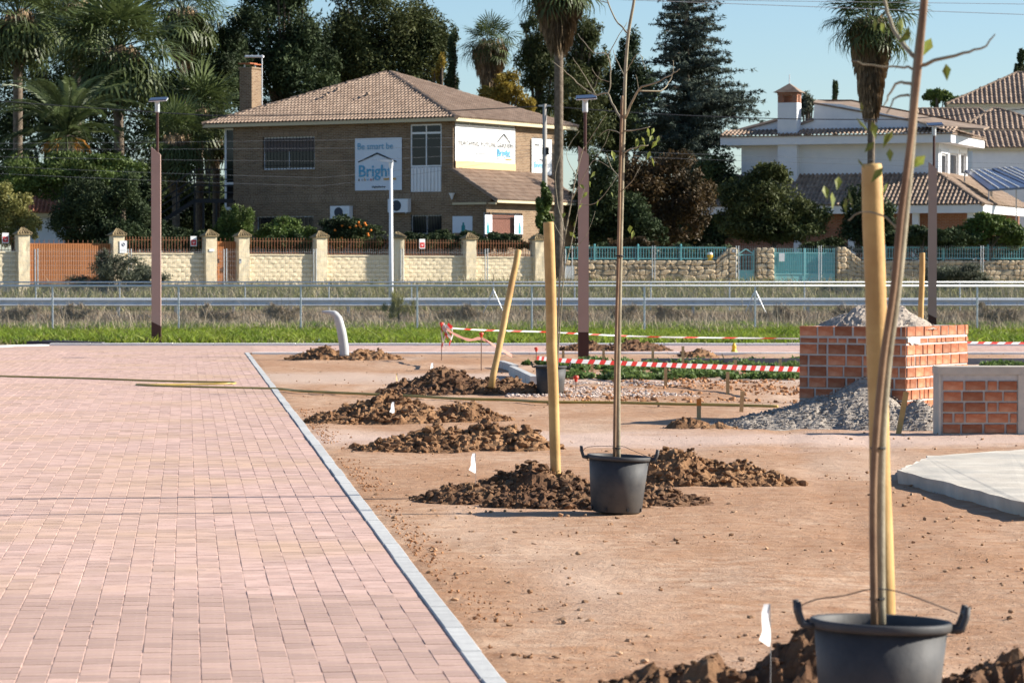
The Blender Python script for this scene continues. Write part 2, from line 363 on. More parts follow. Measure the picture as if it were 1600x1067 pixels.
# ================================================================== SITE OBJECTS
ico_v = None
def clods(mb_v, mb_f, mb_t, pts, sizes, sq=.75, tint=None):
    """low-poly lumps added to numpy lists"""
    ph = (1+5**.5)/2; iv = np.array([(-1,ph,0),(1,ph,0),(-1,-ph,0),(1,-ph,0),(0,-1,ph),(0,1,ph),(0,-1,-ph),(0,1,-ph),(ph,0,-1),(ph,0,1),(-ph,0,-1),(-ph,0,1)])/1.9
    fi = np.array([(0,11,5),(0,5,1),(0,1,7),(0,7,10),(0,10,11),(1,5,9),(5,11,4),(11,10,2),(10,7,6),(7,1,8),(3,9,4),(3,4,2),(3,2,6),(3,6,8),(3,8,9),(4,9,5),(2,4,11),(6,2,10),(8,6,7),(9,8,1)])
    n = len(pts); V = iv[None]*np.asarray(sizes)[:, None, None]*(1+np.random.uniform(-.38, .38, (n, 12, 1)))*np.array([1, 1, sq])
    a = np.random.uniform(0, 6.28, n); c, s = np.cos(a)[:, None], np.sin(a)[:, None]
    V = np.stack([V[..., 0]*c-V[..., 1]*s, V[..., 0]*s+V[..., 1]*c, V[..., 2]], -1)*np.random.uniform(.7, 1.3, (n, 1, 3))+np.asarray(pts)[:, None, :]
    o = sum(len(x) for x in mb_v); Fc = fi[None]+(np.arange(n)*12)[:, None, None]+o
    mb_v.append(V.reshape(-1, 3)); mb_f.append(Fc.reshape(-1, 3)); mb_t.append(np.repeat(np.random.rand(n), 20))
def mound(name, label, peaks, mat, res=.035, nclod=260, csz=(.015, .06), rough=.10, seed=0, cat='dirt mound', base=0., group=None, nz=6.):
    """peaks: (X, Y, height, rx, ry)"""
    x0 = min(p[0]-p[3]*1.9 for p in peaks); x1 = max(p[0]+p[3]*1.9 for p in peaks); y0 = min(p[1]-p[4]*1.9 for p in peaks); y1 = max(p[1]+p[4]*1.9 for p in peaks)
    gx = np.arange(x0, x1, res); gy = np.arange(y0, y1, res*1.3); X, Y = np.meshgrid(gx, gy)
    def hh(X, Y):
        z = 0
        for (a, b, h, rx, ry) in peaks:
            wob = 1+.5*(fbm((X-a)*2.2+seed, (Y-b)*2.2, seed)-.47)
            d = np.sqrt(((X-a)/(rx*wob))**2+((Y-b)/(ry*wob))**2); z = np.maximum(z, h*np.clip(1-d/1.5, 0, 1)**1.05)
        edge = np.clip(z/.06, 0, 1)
        return z+edge*rough*((fbm(X*nz+seed, Y*nz, seed, 5)-.47)*1.5+(np.abs(fbm(X*nz*2.3+3, Y*nz*2.3, seed+9, 4)-.44)*-2.2+.15))-.02*(1-edge)-.008
    Z = hh(X, Y); ny, nx = X.shape; I = np.arange(nx*ny).reshape(ny, nx)
    Qd = np.stack([I[:-1, :-1], I[:-1, 1:], I[1:, 1:], I[1:, :-1]], -1).reshape(-1, 4)
    keep = Z.ravel()[Qd].max(1) > -.012; Qd = Qd[keep]
    ox, oy = np.mean([p[0] for p in peaks]), np.mean([p[1] for p in peaks])
    V = [np.stack([X.ravel()-ox, Y.ravel()-oy, Z.ravel()], -1)]; Fs = [np.concatenate([Qd[:, [0, 1, 2]], Qd[:, [0, 2, 3]]])]; T = [np.full(len(Fs[0]), .5)]
    zs = Z.ravel(); ok = np.where(zs > -.005)[0]; k = np.random.choice(ok, nclod); sz = csz[0]*.6+(csz[1]-csz[0])*.62*np.random.rand(nclod)**3.5
    P = np.stack([X.ravel()[k]-ox+np.random.uniform(-res, res, nclod), Y.ravel()[k]-oy, zs[k]+sz*.15], -1); clods(V, Fs, T, P, sz)
    V = np.concatenate(V); Fs = np.concatenate(Fs); used, inv = np.unique(Fs, return_inverse=True)
    me = npmesh(name, V[used], inv.reshape(-1, 3), np.concatenate(T)); o = link(name, me, mat, None, (ox, oy, base))
    return tag(o, label, cat, group)
def pk(px, py_base, rx_px, h, ry=None, dy=0):
    x, y, z = gnd(px, py_base); return (x, y+dy, h, rx_px*mpp(y), ry or rx_px*mpp(y))
GR = 'mounds of dug earth beside the planting holes'
mound('dirt_mound', 'dark earth mound under the nearest pot in the bottom right corner', [(1.12, 11.75, .49, .52, .44), (.78, 11.7, .42, .52, .44), (.50, 11.65, .36, .48, .42), (.25, 11.6, .28, .44, .4), (1.85, 11.7, .43, .55, .4)], m_earth2, .022, 4200, (.004, .032), .09, 1, group=GR)
mound('dirt_mound', 'broad brown earth mound around the upright stake, left of the middle pot', [(.20, 25.5, .27, .48, .5), (-.25, 25.3, .15, .40, .4), (.95, 25.1, .13, .48, .4), (.45, 24.7, .12, .5, .35)], m_earth2, .03, 3200, (.008, .062), .10, 2, group=GR)
mound('dirt_mound', 'brown cloddy earth mound to the right of the middle pot', [(1.40, 27.4, .30, .48, .5), (1.85, 27.3, .17, .42, .4)], m_clay, .03, 1900, (.008, .066), .12, 3, group=GR)
mound('dirt_mound', 'low wide brown earth mound with big clods at its right end, behind the flag', [(-.75, 32.6, .22, .55, .5), (-.18, 32.7, .27, .48, .45), (-1.15, 32.4, .1, .4, .4), (.1, 32.5, .2, .3, .4)], m_clay, .035, 1900, (.010, .085), .11, 4, group=GR)
mound('dirt_mound', 'brown earth mound with a white flag stuck in its middle', [(-1.50, 38.7, .36, .58, .5), (-2.0, 38.4, .12, .4, .4), (-.62, 38.9, .22, .42, .4)], m_clay, .04, 1900, (.010, .085), .12, 5, group=GR)
mound('dirt_mound', 'dark earth mound at the foot of the leaning stake', [(-.98, 48.0, .36, .72, .6), (-.1, 47.8, .22, .65, .5), (-1.4, 47.4, .1, .5, .4), (.35, 47.5, .1, .4, .4)], m_earth2, .045, 1900, (.012, .08), .13, 6, group=GR)
mound('dirt_mound', 'brown earth mound around the bent grey pipe', [(-3.9, 66.2, .26, .55, .6), (-3.0, 66.0, .22, .6, .5)], m_clay, .06, 600, (.02, .1), .12, 7, group=GR)
mound('dirt_mound', 'dark earth mound behind the brown column of the middle street lamp', [(1.7, 72.9, .24, .65, .6), (2.75, 72.7, .26, .75, .6)], m_earth2, .06, 600, (.02, .1), .11, 8, group=GR)
mound('dirt_mound', 'small earth mound on the cross path right of the middle street lamp', [(3.95, 68.2, .16, .38, .4)], m_clay, .06, 60, (.03, .08), .09, 9, group=GR)
mound('dirt_mound', 'little dark earth mound at the foot of the orange tipped lath', [(2.06, 36.9, .14, .24, .25), (2.35, 36.8, .06, .3, .25)], m_clay, .035, 90, (.015, .05), .08, 10, group=GR)
def gravel(name, label, peaks, n, csz, mat, **k):
    return mound(name, label, peaks, mat, .04, n, csz, k.get('rough', .05), k.get('seed', 20), 'gravel heap', k.get('base', 0.))
gravel('gravel_heap', 'grey gravel heap banked against the tall brick box', [(4.12, 37.62, .58, .58, .62), (3.6, 37.6, .36, .62, .6), (3.15, 37.5, .22, .6, .55), (4.72, 37.0, .34, .36, .4), (4.35, 37.1, .30, .5, .42), (2.7, 37.3, .07, .5, .4)], 6500, (.008, .03), m_gravel, rough=.05, seed=21)

# scattered clods and pebbles over the bare earth
def scatter():
    V, Fs, T = [], [], []; n = 9500; Y = 14+58*np.random.rand(n)**1.5; u = np.random.uniform(-.16, .165, n); X = u*Y
    k = (X > kx(Y)+.12) & (fbm(X*.9, Y*.5, 2) > .40); X, Y = X[k], Y[k]; sz = .003+.018*np.random.rand(len(X))**6
    clods(V, Fs, T, np.stack([X, Y, sz*.1], -1), sz, .6)
    tag(link('loose_clods', npmesh('loose_clods', np.concatenate(V), np.concatenate(Fs), np.concatenate(T)), M('loose_clods', (.24, .12, .055), (.44, .29, .18), 1.7, .95, attr=.35)), 'small clods and pebbles strewn over the bare earth', 'clods', kind='stuff')
    # the crumbly edge of earth along the kerb and the broken earth patch near the laths
    V, Fs, T = [], [], []; n = 2600; Y = np.random.uniform(14, 45, n); X = kx(Y)+.12+np.abs(np.random.normal(0, .13, n)); k = fbm(X*2, Y*.7, 4) > .43; X, Y = X[k], Y[k]; sz = .002+.011*np.random.rand(len(X))**3.5
    clods(V, Fs, T, np.stack([X, Y, sz*.2], -1), sz, .7)
    n = 4000; Y = np.random.uniform(44, 62, n); X = np.random.uniform(.6, 6.5, n); k = fbm(X*.8, Y*.8, 8) > .45; X, Y = X[k], Y[k]; sz = .01+.035*np.random.rand(len(X))**3; clods(V, Fs, T, np.stack([X, Y, sz*.2], -1), sz, .7)
    tag(link('crumbled_earth', npmesh('crumbled_earth', np.concatenate(V), np.concatenate(Fs), np.concatenate(T)), M('crumbled_earth', (.30, .14, .06), (.42, .22, .11), 2, .95, attr=.3)), 'crumbled red earth along the kerb and around the laths', 'earth', kind='stuff')
    V, Fs, T = [], [], []; n = 5000; Y = np.random.uniform(46, 55, n); X = np.random.uniform(-.1, 2.7, n); k = (fbm(X*1.2, Y*.6, 12) > .44); X, Y = X[k], Y[k]; sz = .007+.022*np.random.rand(len(X))**2; clods(V, Fs, T, np.stack([X, Y, sz*.2], -1), sz, .6)
    tag(link('crushed_stone', npmesh('crushed_stone', np.concatenate(V), np.concatenate(Fs), np.concatenate(T)), M('crushed_stone', (.44, .34, .28), (.62, .53, .47), 3, .95, attr=.2)), 'pale crushed stone strewn behind the far pot', 'rubble', kind='stuff')
scatter()

# ---- brick boxes
def brick_mesh(L, Hh, D=.10):
    e = .006; b = MB(); 
    V = [(-L/2,-.0,-Hh/2),(L/2,0,-Hh/2),(L/2,0,Hh/2),(-L/2,0,Hh/2)]
    b.add([(x, D, z) for x, y, z in V]+[(x, e, z) for x, y, z in V]+[(x-math.copysign(e, x)+rnd(-.002, .002), rnd(-.003, .003), z-math.copysign(e, z)+rnd(-.002, .002)) for x, y, z in V],
          [(0,3,2,1)]+[(i, (i+1) % 4, (i+1) % 4+4, i+4) for i in range(4)]+[(i+4, (i+1) % 4+4, (i+1) % 4+8, i+8) for i in range(4)]+[(8, 9, 10, 11)])
    me = b.mesh('brick'); me.materials.append(m_brick); return me
BC = {}
def brick(parent, a, z, L, Hh, rot, shift):
    k = (round(L, 2), round(Hh, 3)); 
    if k not in BC: BC[k] = [brick_mesh(*k) for _ in range(3)]
    o = link('brick', random.choice(BC[k]), None, parent, (a, -.008+rnd(-.004, .004), z) if rot == 0 else (.008+rnd(-.004, .004), a, z), (0, rnd(-.01, .01), rot)); return o
def brick_face(parent, a0, a1, courses, rot, seed, trim=True):
    rr = random.Random(seed)
    for n, (z, h) in enumerate(courses):
        a = a0-(.12 if n % 2 and trim else 0)
        while a < a1-.03:
            L = rr.choice([.235, .235, .235, .115, .2]) if h > .08 else rr.choice([.115, .115, .235])
            s, e = max(a, a0), min(a+L, a1)
            if a1-e < .05: e = a1
            if e-s > .04: brick(parent, (s+e)/2, z+h/2, e-s-.012, h, rot, 0)
            a = a+L+.012
B1 = gnd(1416, 665); th = R(31); fr = Frame(B1[0], B1[1], -th); frr = Frame(B1[0], B1[1], pi/2-th)
bL = -fr.t(1249); bW = frr.t(1512); bt = fr.z(1415, 511)
bb = thing('brick_box', 'tall unplastered brick box heaped with sand, right of centre', 'brick box', B1, -th)
courses = []; z = bt-.112; courses.append((z, .112)); z -= .03+.052; courses.append((z, .052)); z -= .022
while z > .03:
    z -= .112; courses.append((z, .112)); z -= .02
brick_face(bb, -bL, 0, courses, 0, 1); brick_face(bb, .004, bW, courses, pi/2, 2)
obj('mortar_core', MB().box(-bL+.004, -.004, .004, bW-.004, -.1, bt-.004), m_mortar, bb)
obj('mortar_smear', MB().add([(.0135, .01+.36*i/6, bt-.112+rnd(-.01, .004)) for i in range(7)]+[(.0135, .01+.36*i/6, bt-.2+rnd(-.02, .02)) for i in range(7)], [(i, i+1, i+8, i+7) for i in range(6)]), m_mortar, bb)
cx, cy = fr.w(-bL*.58, bW*.45); mound('sand_heap', 'grey sand heap on the left of the tall brick box top', [(cx-.12, cy-.1, .27, .40, .4), (cx+.12, cy-.2, .28, .38, .4), (cx-.3, cy+.1, .16, .3, .3), (cx+.32, cy-.25, .24, .3, .3)], m_sandh, .03, 260, (.008, .03), .05, 31, 'sand heap', base=bt-.012)
cx, cy = fr.w(-.42, bW*.40); mound('sand_heap', 'pale sand heap on the right of the tall brick box top', [(cx, cy, .24, .30, .32), (cx+.15, cy+.25, .14, .22, .26)], m_sandh, .03, 160, (.008, .025), .04, 32, 'sand heap', base=bt-.012)
B2 = gnd(1470, 678); fr2 = Frame(B2[0], B2[1], R(.5)); bh = fr2.z(1480, 573)
b2 = thing('brick_box', 'low brick box with a concrete rim at the right edge', 'brick box', B2, R(.5))
obj('mortar_core', MB().box(.0, 1.25, .012, .42, -.1, bh-.06), m_mortar, b2)
obj('concrete_rim', MB().box(-.03, 1.28, -.012, .45, bh-.085, bh), m_conc, b2)
obj('concrete_edge', MB().box(-.025, .0, -.010, .44, -.1, bh-.088), m_conc, b2)
obj('concrete_edge', MB().box(.86, 1.28, -.010, .44, -.1, bh-.088), m_conc, b2)
cs = []; z = .01
while z < bh-.2: cs.append((z, .098)); z += .12
brick_face(b2, .02, .85, cs, 0, 5)

# ---- pots and young trees
def pot(label, loc, r=.24, h=.42, tilt=(0, 0), holes=True, rz=0):
    t = thing('plant_pot', label, 'plant pot', loc, 0, 'black plastic pots of the young trees'); t.rotation_euler = (tilt[0], tilt[1], rz)
    rb = r*.80
    obj('body', MB().lathe([(0, .0), (rb*.9, 0), (rb, .012), (rb+(r*.95-rb)*.5, h*.5), (r*.945, h*.93), (r*.93, h*.93), (r*.90, h*.85)], 40), m_pot, t, smooth=True)
    obj('rim', MB().lathe([(r*.945, h*.925), (r*1.0, h*.925), (r*1.015, h*.95), (r*1.015, h*.985), (r, h), (r*.955, h), (r*.93, h*.985), (r*.915, h*.9)], 40), m_pot, t, smooth=True)
    for s in (-1, 1):
        b = MB()
        for dy in (-.055, .055): b.tube([(s*r*.97, dy, h*.94), (s*(r+.03), dy*.9, h*.95), (s*(r+.045), dy*.8, h+.02), (s*(r+.05), dy*.7, h+.055)], [.013, .013, .012, .011], 7)
        b.tube([(s*(r+.045), -.045, h+.03), (s*(r+.05), 0, h+.028), (s*(r+.045), .045, h+.03)], .011, 7)
        obj('handle', b, m_pot, t, smooth=True)
    obj('soil', MB().lathe([(0, h*.90), (r*.4, h*.91), (r*.93, h*.87)], 24), m_soil, t)
    if holes:
        for a in (-2.0, -1.15, -.4, -2.8): obj('drain_hole', MB().box(-.008, .008, -.004, .004, -.012, .012), m_black, t, ((rb+.006)*cos(a), (rb+.006)*sin(a), .03), (0, 0, a+pi/2))
    return t
def pl(pts, Y): return [at(x, y, Y+(d[0] if d else 0)) for x, y, *d in pts]
def smooth_pts(P, n=4):
    P = [np.array(p) for p in P]; out = []
    for i in range(len(P)-1):
        p0, p1, p2, p3 = P[max(i-1, 0)], P[i], P[i+1], P[min(i+2, len(P)-1)]
        for k in range(n):
            t = k/n; out.append(.5*((2*p1)+(p2-p0)*t+(2*p0-5*p1+4*p2-p3)*t*t+(3*p1-p0-3*p2+p3)*t**3))
    return out+[P[-1]]
def limb(name, P, r0, r1, mat, parent, wob=0, n=8):
    P = smooth_pts(P); k = len(P)
    if wob: P = [p+np.array([rnd(-wob, wob), 0, rnd(-wob, wob)]) if 0 < i < k-1 else p for i, p in enumerate(P)]
    o = np.array(parent.location) if parent else 0
    return obj(name, MB().tube([p-o for p in P], [lerp(r0, r1, i/(k-1)) for i in range(k)], n), mat, parent, smooth=True)
def leaf_shape(L, W): # one leaf, folded along the midrib, tip down -z
    return MB().add([(0,0,0),(W/2,-.1*W,-L*.35),(0,.12*W,-L*.5),(-W/2,-.1*W,-L*.35),(0,0,-L)], [(0,1,2),(0,2,3),(2,1,4),(2,4,3)])
m_leafy = M('sapling_leaf', (.13, .19, .035), (.24, .26, .06), 30, .55, rand=.3, trans=.4)
def sapling(label, Y, trunk, r0, r1, branches, leaves, lsz):
    b = at(*trunk[0], Y); t = thing('young_tree', label, 'young tree', b, 0, 'leafless young trees waiting in pots')
    limb('trunk', pl(trunk, Y), r0, r1, m_bark, t, n=10)
    for br, ra, rb in branches: limb('branch', pl(br, Y), ra, rb, m_bark, t, wob=.004)
    lm = [leaf_shape(lsz, lsz*.5).mesh('leaf') for _ in range(2)]
    for m_ in lm: m_.materials.append(m_leafy)
    for (x, y) in leaves:
        p = at(x, y, Y+rnd(-.04, .04)); o = link('leaf', random.choice(lm), None, t, tuple(np.array(p)-np.array(b)), (rnd(-.7, .7), rnd(-.8, .8), rnd(0, 6))); o.scale = (rnd(.7, 1.2),)*3
    return t
# nearest pot (foreground right)
Y1 = 10.9; p1 = at(1371, 968, Y1)
pot('large black pot with two lug handles, cut by the bottom edge of the picture', (p1[0], Y1, p1[2]-.42), .24, .42, (R(-1), R(1.8)))
sapling('nearest young tree, blurred grey trunk leaning to the right edge of the sky', Y1,
    [(1376, 975), (1375, 820), (1377, 690), (1387, 560), (1402, 450), (1413, 340), (1423, 235), (1431, 120), (1441, 30), (1449, -50), (1456, -140)], .0185, .013,
    [([(1430, 90), (1406, 64, .1), (1396, 43, .15), (1381, 0, .2), (1376, -40, .2)], .008, .005), ([(1436, 103), (1492, 87, -.1), (1532, 76, -.15), (1555, 54, -.2)], .007, .002),
     ([(1428, 108), (1404, 104, .1), (1372, 104, .1), (1330, 96, .1)], .005, .002), ([(1424, 132), (1404, 130, .1), (1388, 150, .2), (1380, 168, .2)], .006, .002), ([(1421, 150), (1402, 150), (1385, 178)], .005, .002), ([(1410, 372), (1385, 340), (1350, 330), (1325, 345)], .004, .002)],
    [(1366, 30), (1376, 36), (1410, 28), (1424, 50), (1455, 60), (1420, 40), (1338, 184), (1346, 160), (1394, 205), (1390, 232), (1366, 222), (1311, 276), (1326, 296), (1288, 290), (1322, 308), (1428, 248), (1446, 243), (1340, 248), (1478, 100), (1380, 262), (1388, 285), (1362, 190), (1300, 300)], .062)
c1 = at(1366, 975, Y1-.02)
cn = thing('support_cane', 'brown cane tied to the nearest young tree', 'cane', c1); limb('shaft', pl([(1366, 975), (1364, 800), (1368, 690), (1380, 560), (1396, 450), (1407, 340), (1423, 215), (1437, 90), (1446, -20), (1452, -130)], Y1-.035), .013, .011, m_cane, cn)
for y_ in (700, 935):
    x_ = float(np.interp(y_, [0, 235, 450, 560, 690, 820, 975], [1442, 1421, 1398, 1383, 1372, 1370, 1371])); p = np.array(at(x_, y_, Y1-.02))-np.array(c1)
    obj('tie', MB().lathe([(.026, -.004), (.027, 0), (.026, .004)], 14, tuple(p)), m_black, cn)
# middle pot
Y2 = 24.0; p2 = gnd(960, 799)
pot('black pot with upright young tree, standing in the middle of the bare earth', (p2[0]+.012, Y2, .0), .238, .425, (R(0), R(3)))
sapling('slim leafless young tree in the middle pot with a wide forked top', Y2,
    [(966, 722), (966, 600), (969, 420), (973, 250), (975, 190), (977, 117), (982, 52), (991, 0), (996, -50), (1001, -120)], .019, .009,
    [([(981, 53), (961, 30, .2), (949, 0, .3), (944, -30, .3)], .007, .004), ([(951, 6, .3), (937, 0, .3), (925, -14, .3)], .003, .002), ([(976, 186), (998, 141, -.2), (1022, 131, -.3), (1054, 114, -.3), (1062, 108, -.3)], .010, .003),
     ([(998, 142, -.2), (1033, 142, -.1), (1047, 126, 0), (1052, 110, 0), (1051, 94, 0)], .006, .002), ([(971, 188), (957, 162, .2), (949, 146, .3), (930, 148, .3), (907, 134, .4), (886, 115, .4), (862, 95, .4)], .009, .002),
     ([(950, 146, .3), (954, 129, .3), (950, 87, .3), (926, 82, .3), (903, 53, .4)], .006, .002), ([(950, 86, .3), (963, 63, .2), (980, 35, .2)], .004, .002), ([(930, 147, .3), (914, 120, .4), (895, 90, .4)], .004, .0015),
     ([(998, 141, -.2), (993, 117, -.2)], .003, .0015), ([(976, 205), (996, 203, -.2), (1016, 198, -.2)], .006, .002), ([(974, 240), (992, 231, -.2), (1013, 227, -.2)], .006, .003), ([(976, 120), (963, 92, .2), (958, 78, .2)], .004, .0015),
     ([(976, 118), (987, 98, -.2), (999, 84, -.3), (1008, 110, -.3)], .003, .0015), ([(954, 128, .3), (935, 122, .3), (925, 106, .3)], .003, .0012), ([(972, 282), (955, 262, .2), (948, 240, .2)], .004, .0015), ([(973, 210), (950, 203, .2), (935, 214, .3)], .004, .0015), ([(971, 300), (990, 280, -.2), (1000, 260, -.2)], .004, .0015)],
    [(1002, 213), (1012, 206), (1020, 212), (1026, 220), (1009, 226), (1030, 212), (999, 222), (1016, 236), (1022, 200), (984, 352), (990, 360), (1005, 88), (1012, 200), (996, 216), (956, 235), (1018, 246)], .075)
c2 = at(960, 722, Y2-.03); cn = thing('support_cane', 'brown cane beside the trunk in the middle pot', 'cane', c2)
limb('shaft', pl([(960, 722), (962, 560), (966, 400), (969, 260), (972, 150)], Y2-.03), .013, .010, m_cane, cn)
for y_ in (700, 400):
    x_ = float(np.interp(y_, [250, 420, 600, 722], [971, 967.5, 964, 963])); obj('tie', MB().lathe([(.030, -.006), (.031, 0), (.030, .006)], 14, tuple(np.array(at(x_, y_, Y2-.015))-np.array(c2))), m_black, cn)
wr = obj('wire_bail', MB().tube(smooth_pts(pl([(909, 712), (914, 700), (930, 697), (950, 697), (972, 697), (985, 702), (1016, 715)], Y2-.03), 3), .0022, 5), m_cable); tag(wr, 'thin dark wire looped over the middle pot from handle to trunk', 'wire')
wr = obj('wire_bail', MB().tube(smooth_pts(pl([(1247, 948), (1275, 936), (1320, 930), (1360, 920), (1400, 923), (1445, 938), (1496, 958)], Y1-.03), 3), .0022, 5), m_cable); tag(wr, 'thin dark wire strung over the nearest pot', 'wire')
# far pot
Y3 = 47.2; p3 = gnd(860, 616)
pot('small looking far black pot half hidden behind the upright stake', ((860-800)/F*Y3, Y3, 0), .24, .42, (0, R(1)))
sapling('far young tree of several thin arching stems behind the upright stake', Y3,
    [(868, 590), (872, 500), (875, 430), (881, 380), (892, 320), (900, 275), (912, 230)], .018, .006,
    [([(870, 585), (876, 500), (881, 430), (893, 380), (905, 320), (915, 290)], .011, .004), ([(884, 365), (872, 320, .4), (868, 270, .5), (878, 235, .5)], .007, .003), ([(894, 312), (915, 270, -.3), (930, 250, -.3), (952, 262, -.4)], .007, .003), ([(900, 275), (885, 240, .3), (905, 205, .4)], .006, .002),
     ([(908, 240), (930, 205, -.3), (948, 178, -.3)], .006, .002), ([(905, 320), (930, 318, -.3), (955, 290, -.4), (968, 270, -.4)], .007, .003), ([(890, 395), (915, 370, -.3), (930, 330, -.3)], .006, .002), ([(882, 380), (866, 350, .3), (858, 330, .3)], .005, .002), ([(930, 250, -.3), (945, 225, -.3), (952, 205, -.3)], .004, .002)],
    [(921, 283), (918, 300), (930, 268), (890, 362), (899, 346), (941, 296), (934, 312), (910, 318), (956, 300), (882, 332), (906, 288)], .13)

# ---- round tree stakes
def stake(label, p_top, p_bot, r):
    a, b = np.array(p_bot, float), np.array(p_top, float); d = b-a; n = 9; P = [a+d*i/n+np.array([rnd(-.004, .004), rnd(-.004, .004), 0]) for i in range(n)]; P += [b-d/np.linalg.norm(d)*.012, b]
    rr = [r*rnd(.97, 1.03) for _ in range(n)]+[r*.99, r*.9]
    o = obj('tree_stake', MB().tube([p-a for p in P], rr, 18), m_stake, None, tuple(a), smooth=False); me = o.data
    me.polygons.foreach_set('use_smooth', [len(p.vertices) == 4 for p in me.polygons]); return tag(o, label, 'stake', 'round wooden tree stakes')
stake('thick blurred wooden stake behind the nearest pot', at(1362, 256, 12.4), at(1387, 1120, 12.4), .041)
stake('upright yellowish wooden stake in the mound left of the middle pot', at(857, 347, 25.6), at(869, 785, 25.6), .043)
stake('wooden stake leaning to the right in the mound before the far pot', at(810, 391, 47.9), at(767, 606, 47.3), .048)
stake('thin looking wooden stake rising behind the tall brick box', at(1441, 395, 44.5), at(1436, 640, 44.5), .04)

# ---- flags on wires
def flag(label, px, py_top, py_bot, Y, w, h, yel=False):
    g = at(px, py_bot, Y); z0 = 0 if g[2] < .6 else g[2]; t = thing('marker_flag', label, 'flag', (g[0], Y, max(g[2]-.25, -.02)), 0, 'plastic marker flags stuck in the earth')
    t.rotation_euler = (0, 0, R(48)); w *= 1.35; top = at(px, py_top, Y)[2]-t.location[2]
    obj('wire', MB().tube([(0, 0, 0), (.004, 0, top*.5), (0, 0, top)], .0018, 5), m_wire, t)
    b = MB(); n = 5; V = []
    for i in range(n+1):
        k = i/n; wv = -w*(.25+.75*k if k < .8 else (1-k)*4.25+.15)*.8; V += [(0, .004*sin(k*6), top-h*k), (wv, .014*sin(k*5+1), top-h*k)]
    b.add(V, [(2*i, 2*i+1, 2*i+3, 2*i+2) for i in range(n)]); obj('cloth', b, m_flag if not yel else m_lath, t, smooth=True)
flag('white flag in front of the nearest mound, bottom right', 1203, 943, 1012, 11.3, .075, .15)
flag('thin white flag in front of the low wide mound', 743, 708, 740, 26.6, .09, .165)
flag('white flag stuck in the middle of an earth mound', 616, 628, 648, 38.2, .09, .14)
flag('white flag behind the mound of the leaning stake', 677, 567, 581, 52.5, .10, .15)
flag('tiny pale flag at the left of the mound of the leaning stake', 621, 583, 597, 52, .05, .14, True)
flag('white flag strip in the grass by the far kerb, left of the bent pipe', 490, 533, 540, 79, .1, .12)
o = obj('paper_sheet', MB().add([(-.09, 0, 0), (.05, 0, -.04), (.1, .02, .07), (-.05, .02, .12)], [(0, 1, 2, 3)]), m_flag, None, (at(500, 537, 79)[0], 79, .06)); tag(o, 'white scrap of paper in the grass by the far kerb', 'paper')

# ---- laths and rebars
def lath(label, px, yt, yb, w=.045, lean=0, tip=None, Y=None, mat=None):
    g = gnd(px, yb); Y = Y or g[1]; top = at(px+lean, yt, Y); g = (g[0]*Y/g[1], Y, 0); t = thing('wooden_lath', label, 'lath', (g[0], Y, 0), 0, 'wooden survey laths')
    d = np.array(top)-np.array(g); obj('shaft', MB().bar((0, 0, -.05)-d*.02, d, w, .02), mat or m_lath, t)
    if tip: obj('painted_tip', MB().bar(d*.72, d*1.004, w+.006, .026), tip, t)
G2 = [('short lath by the tape, left of the middle street lamp column', 880, 547, 572), ('short lath right of the middle street lamp, at the tape', 943, 545, 571), ('short lath at the tape, first one right of the middle pot tree', 1020, 543, 571),
      ('tall thin lath with its foot in the weeds, right of the middle pot tree', 1067, 541, 582), ('lath standing in front of the tape, before the white rubble', 1040, 573, 606), ('pale lath in front of the tape, nearest the tall brick box', 1137, 581, 617),
      ('lath behind the tape in the leafy weeds', 1149, 562, 592), ('lath behind the tape next to the tall brick box', 1219, 561, 591), ('thin lath behind the tape beside the middle lamp column', 925, 566, 588)]
for l, x, a, b in G2: lath(l, x, a, b, .05)
lath('orange tipped lath in a little dark mound left of the gravel heap', 1092, 623, 662, .05, 0, m_orange)
lath('small lath at the left end of the gravel heap', 1158, 611, 643, .05, 2)
lath('yellowish lath leaning in front of the tall brick box corner', 1403, 612, 676, .06, 13, None, None, m_stake)
lath('dark lath leaning on the grey far kerb', 1136, 553, 569, .05, -8)
def rebar(label, px, yt, yb, cap=True):
    g = gnd(px, yb); h = at(px, yt, g[1])[2]; t = thing('rebar_pin', label, 'rebar', g, 0, 'steel pins with caps'); obj('rod', MB().tube([(0, 0, -.05), (0, 0, h)], .009, 6), m_rebar, t)
    if cap: obj('cap', MB().lathe([(0, h+.035), (.035, h+.03), (.045, h), (.025, h-.025), (.022, h-.06), (0, h-.06)], 12), m_redcap, t)
rebar('rusty steel pin wrapped in knotted red and white tape', 690, 506, 563, True)
rebar('red capped steel pin between the tape knot and the leaning stake', 752, 522, 579)
rebar('red capped steel pin where the striped tape starts', 838, 545, 566)
rebar('short red capped steel pin right of the far pot', 900, 590, 612)

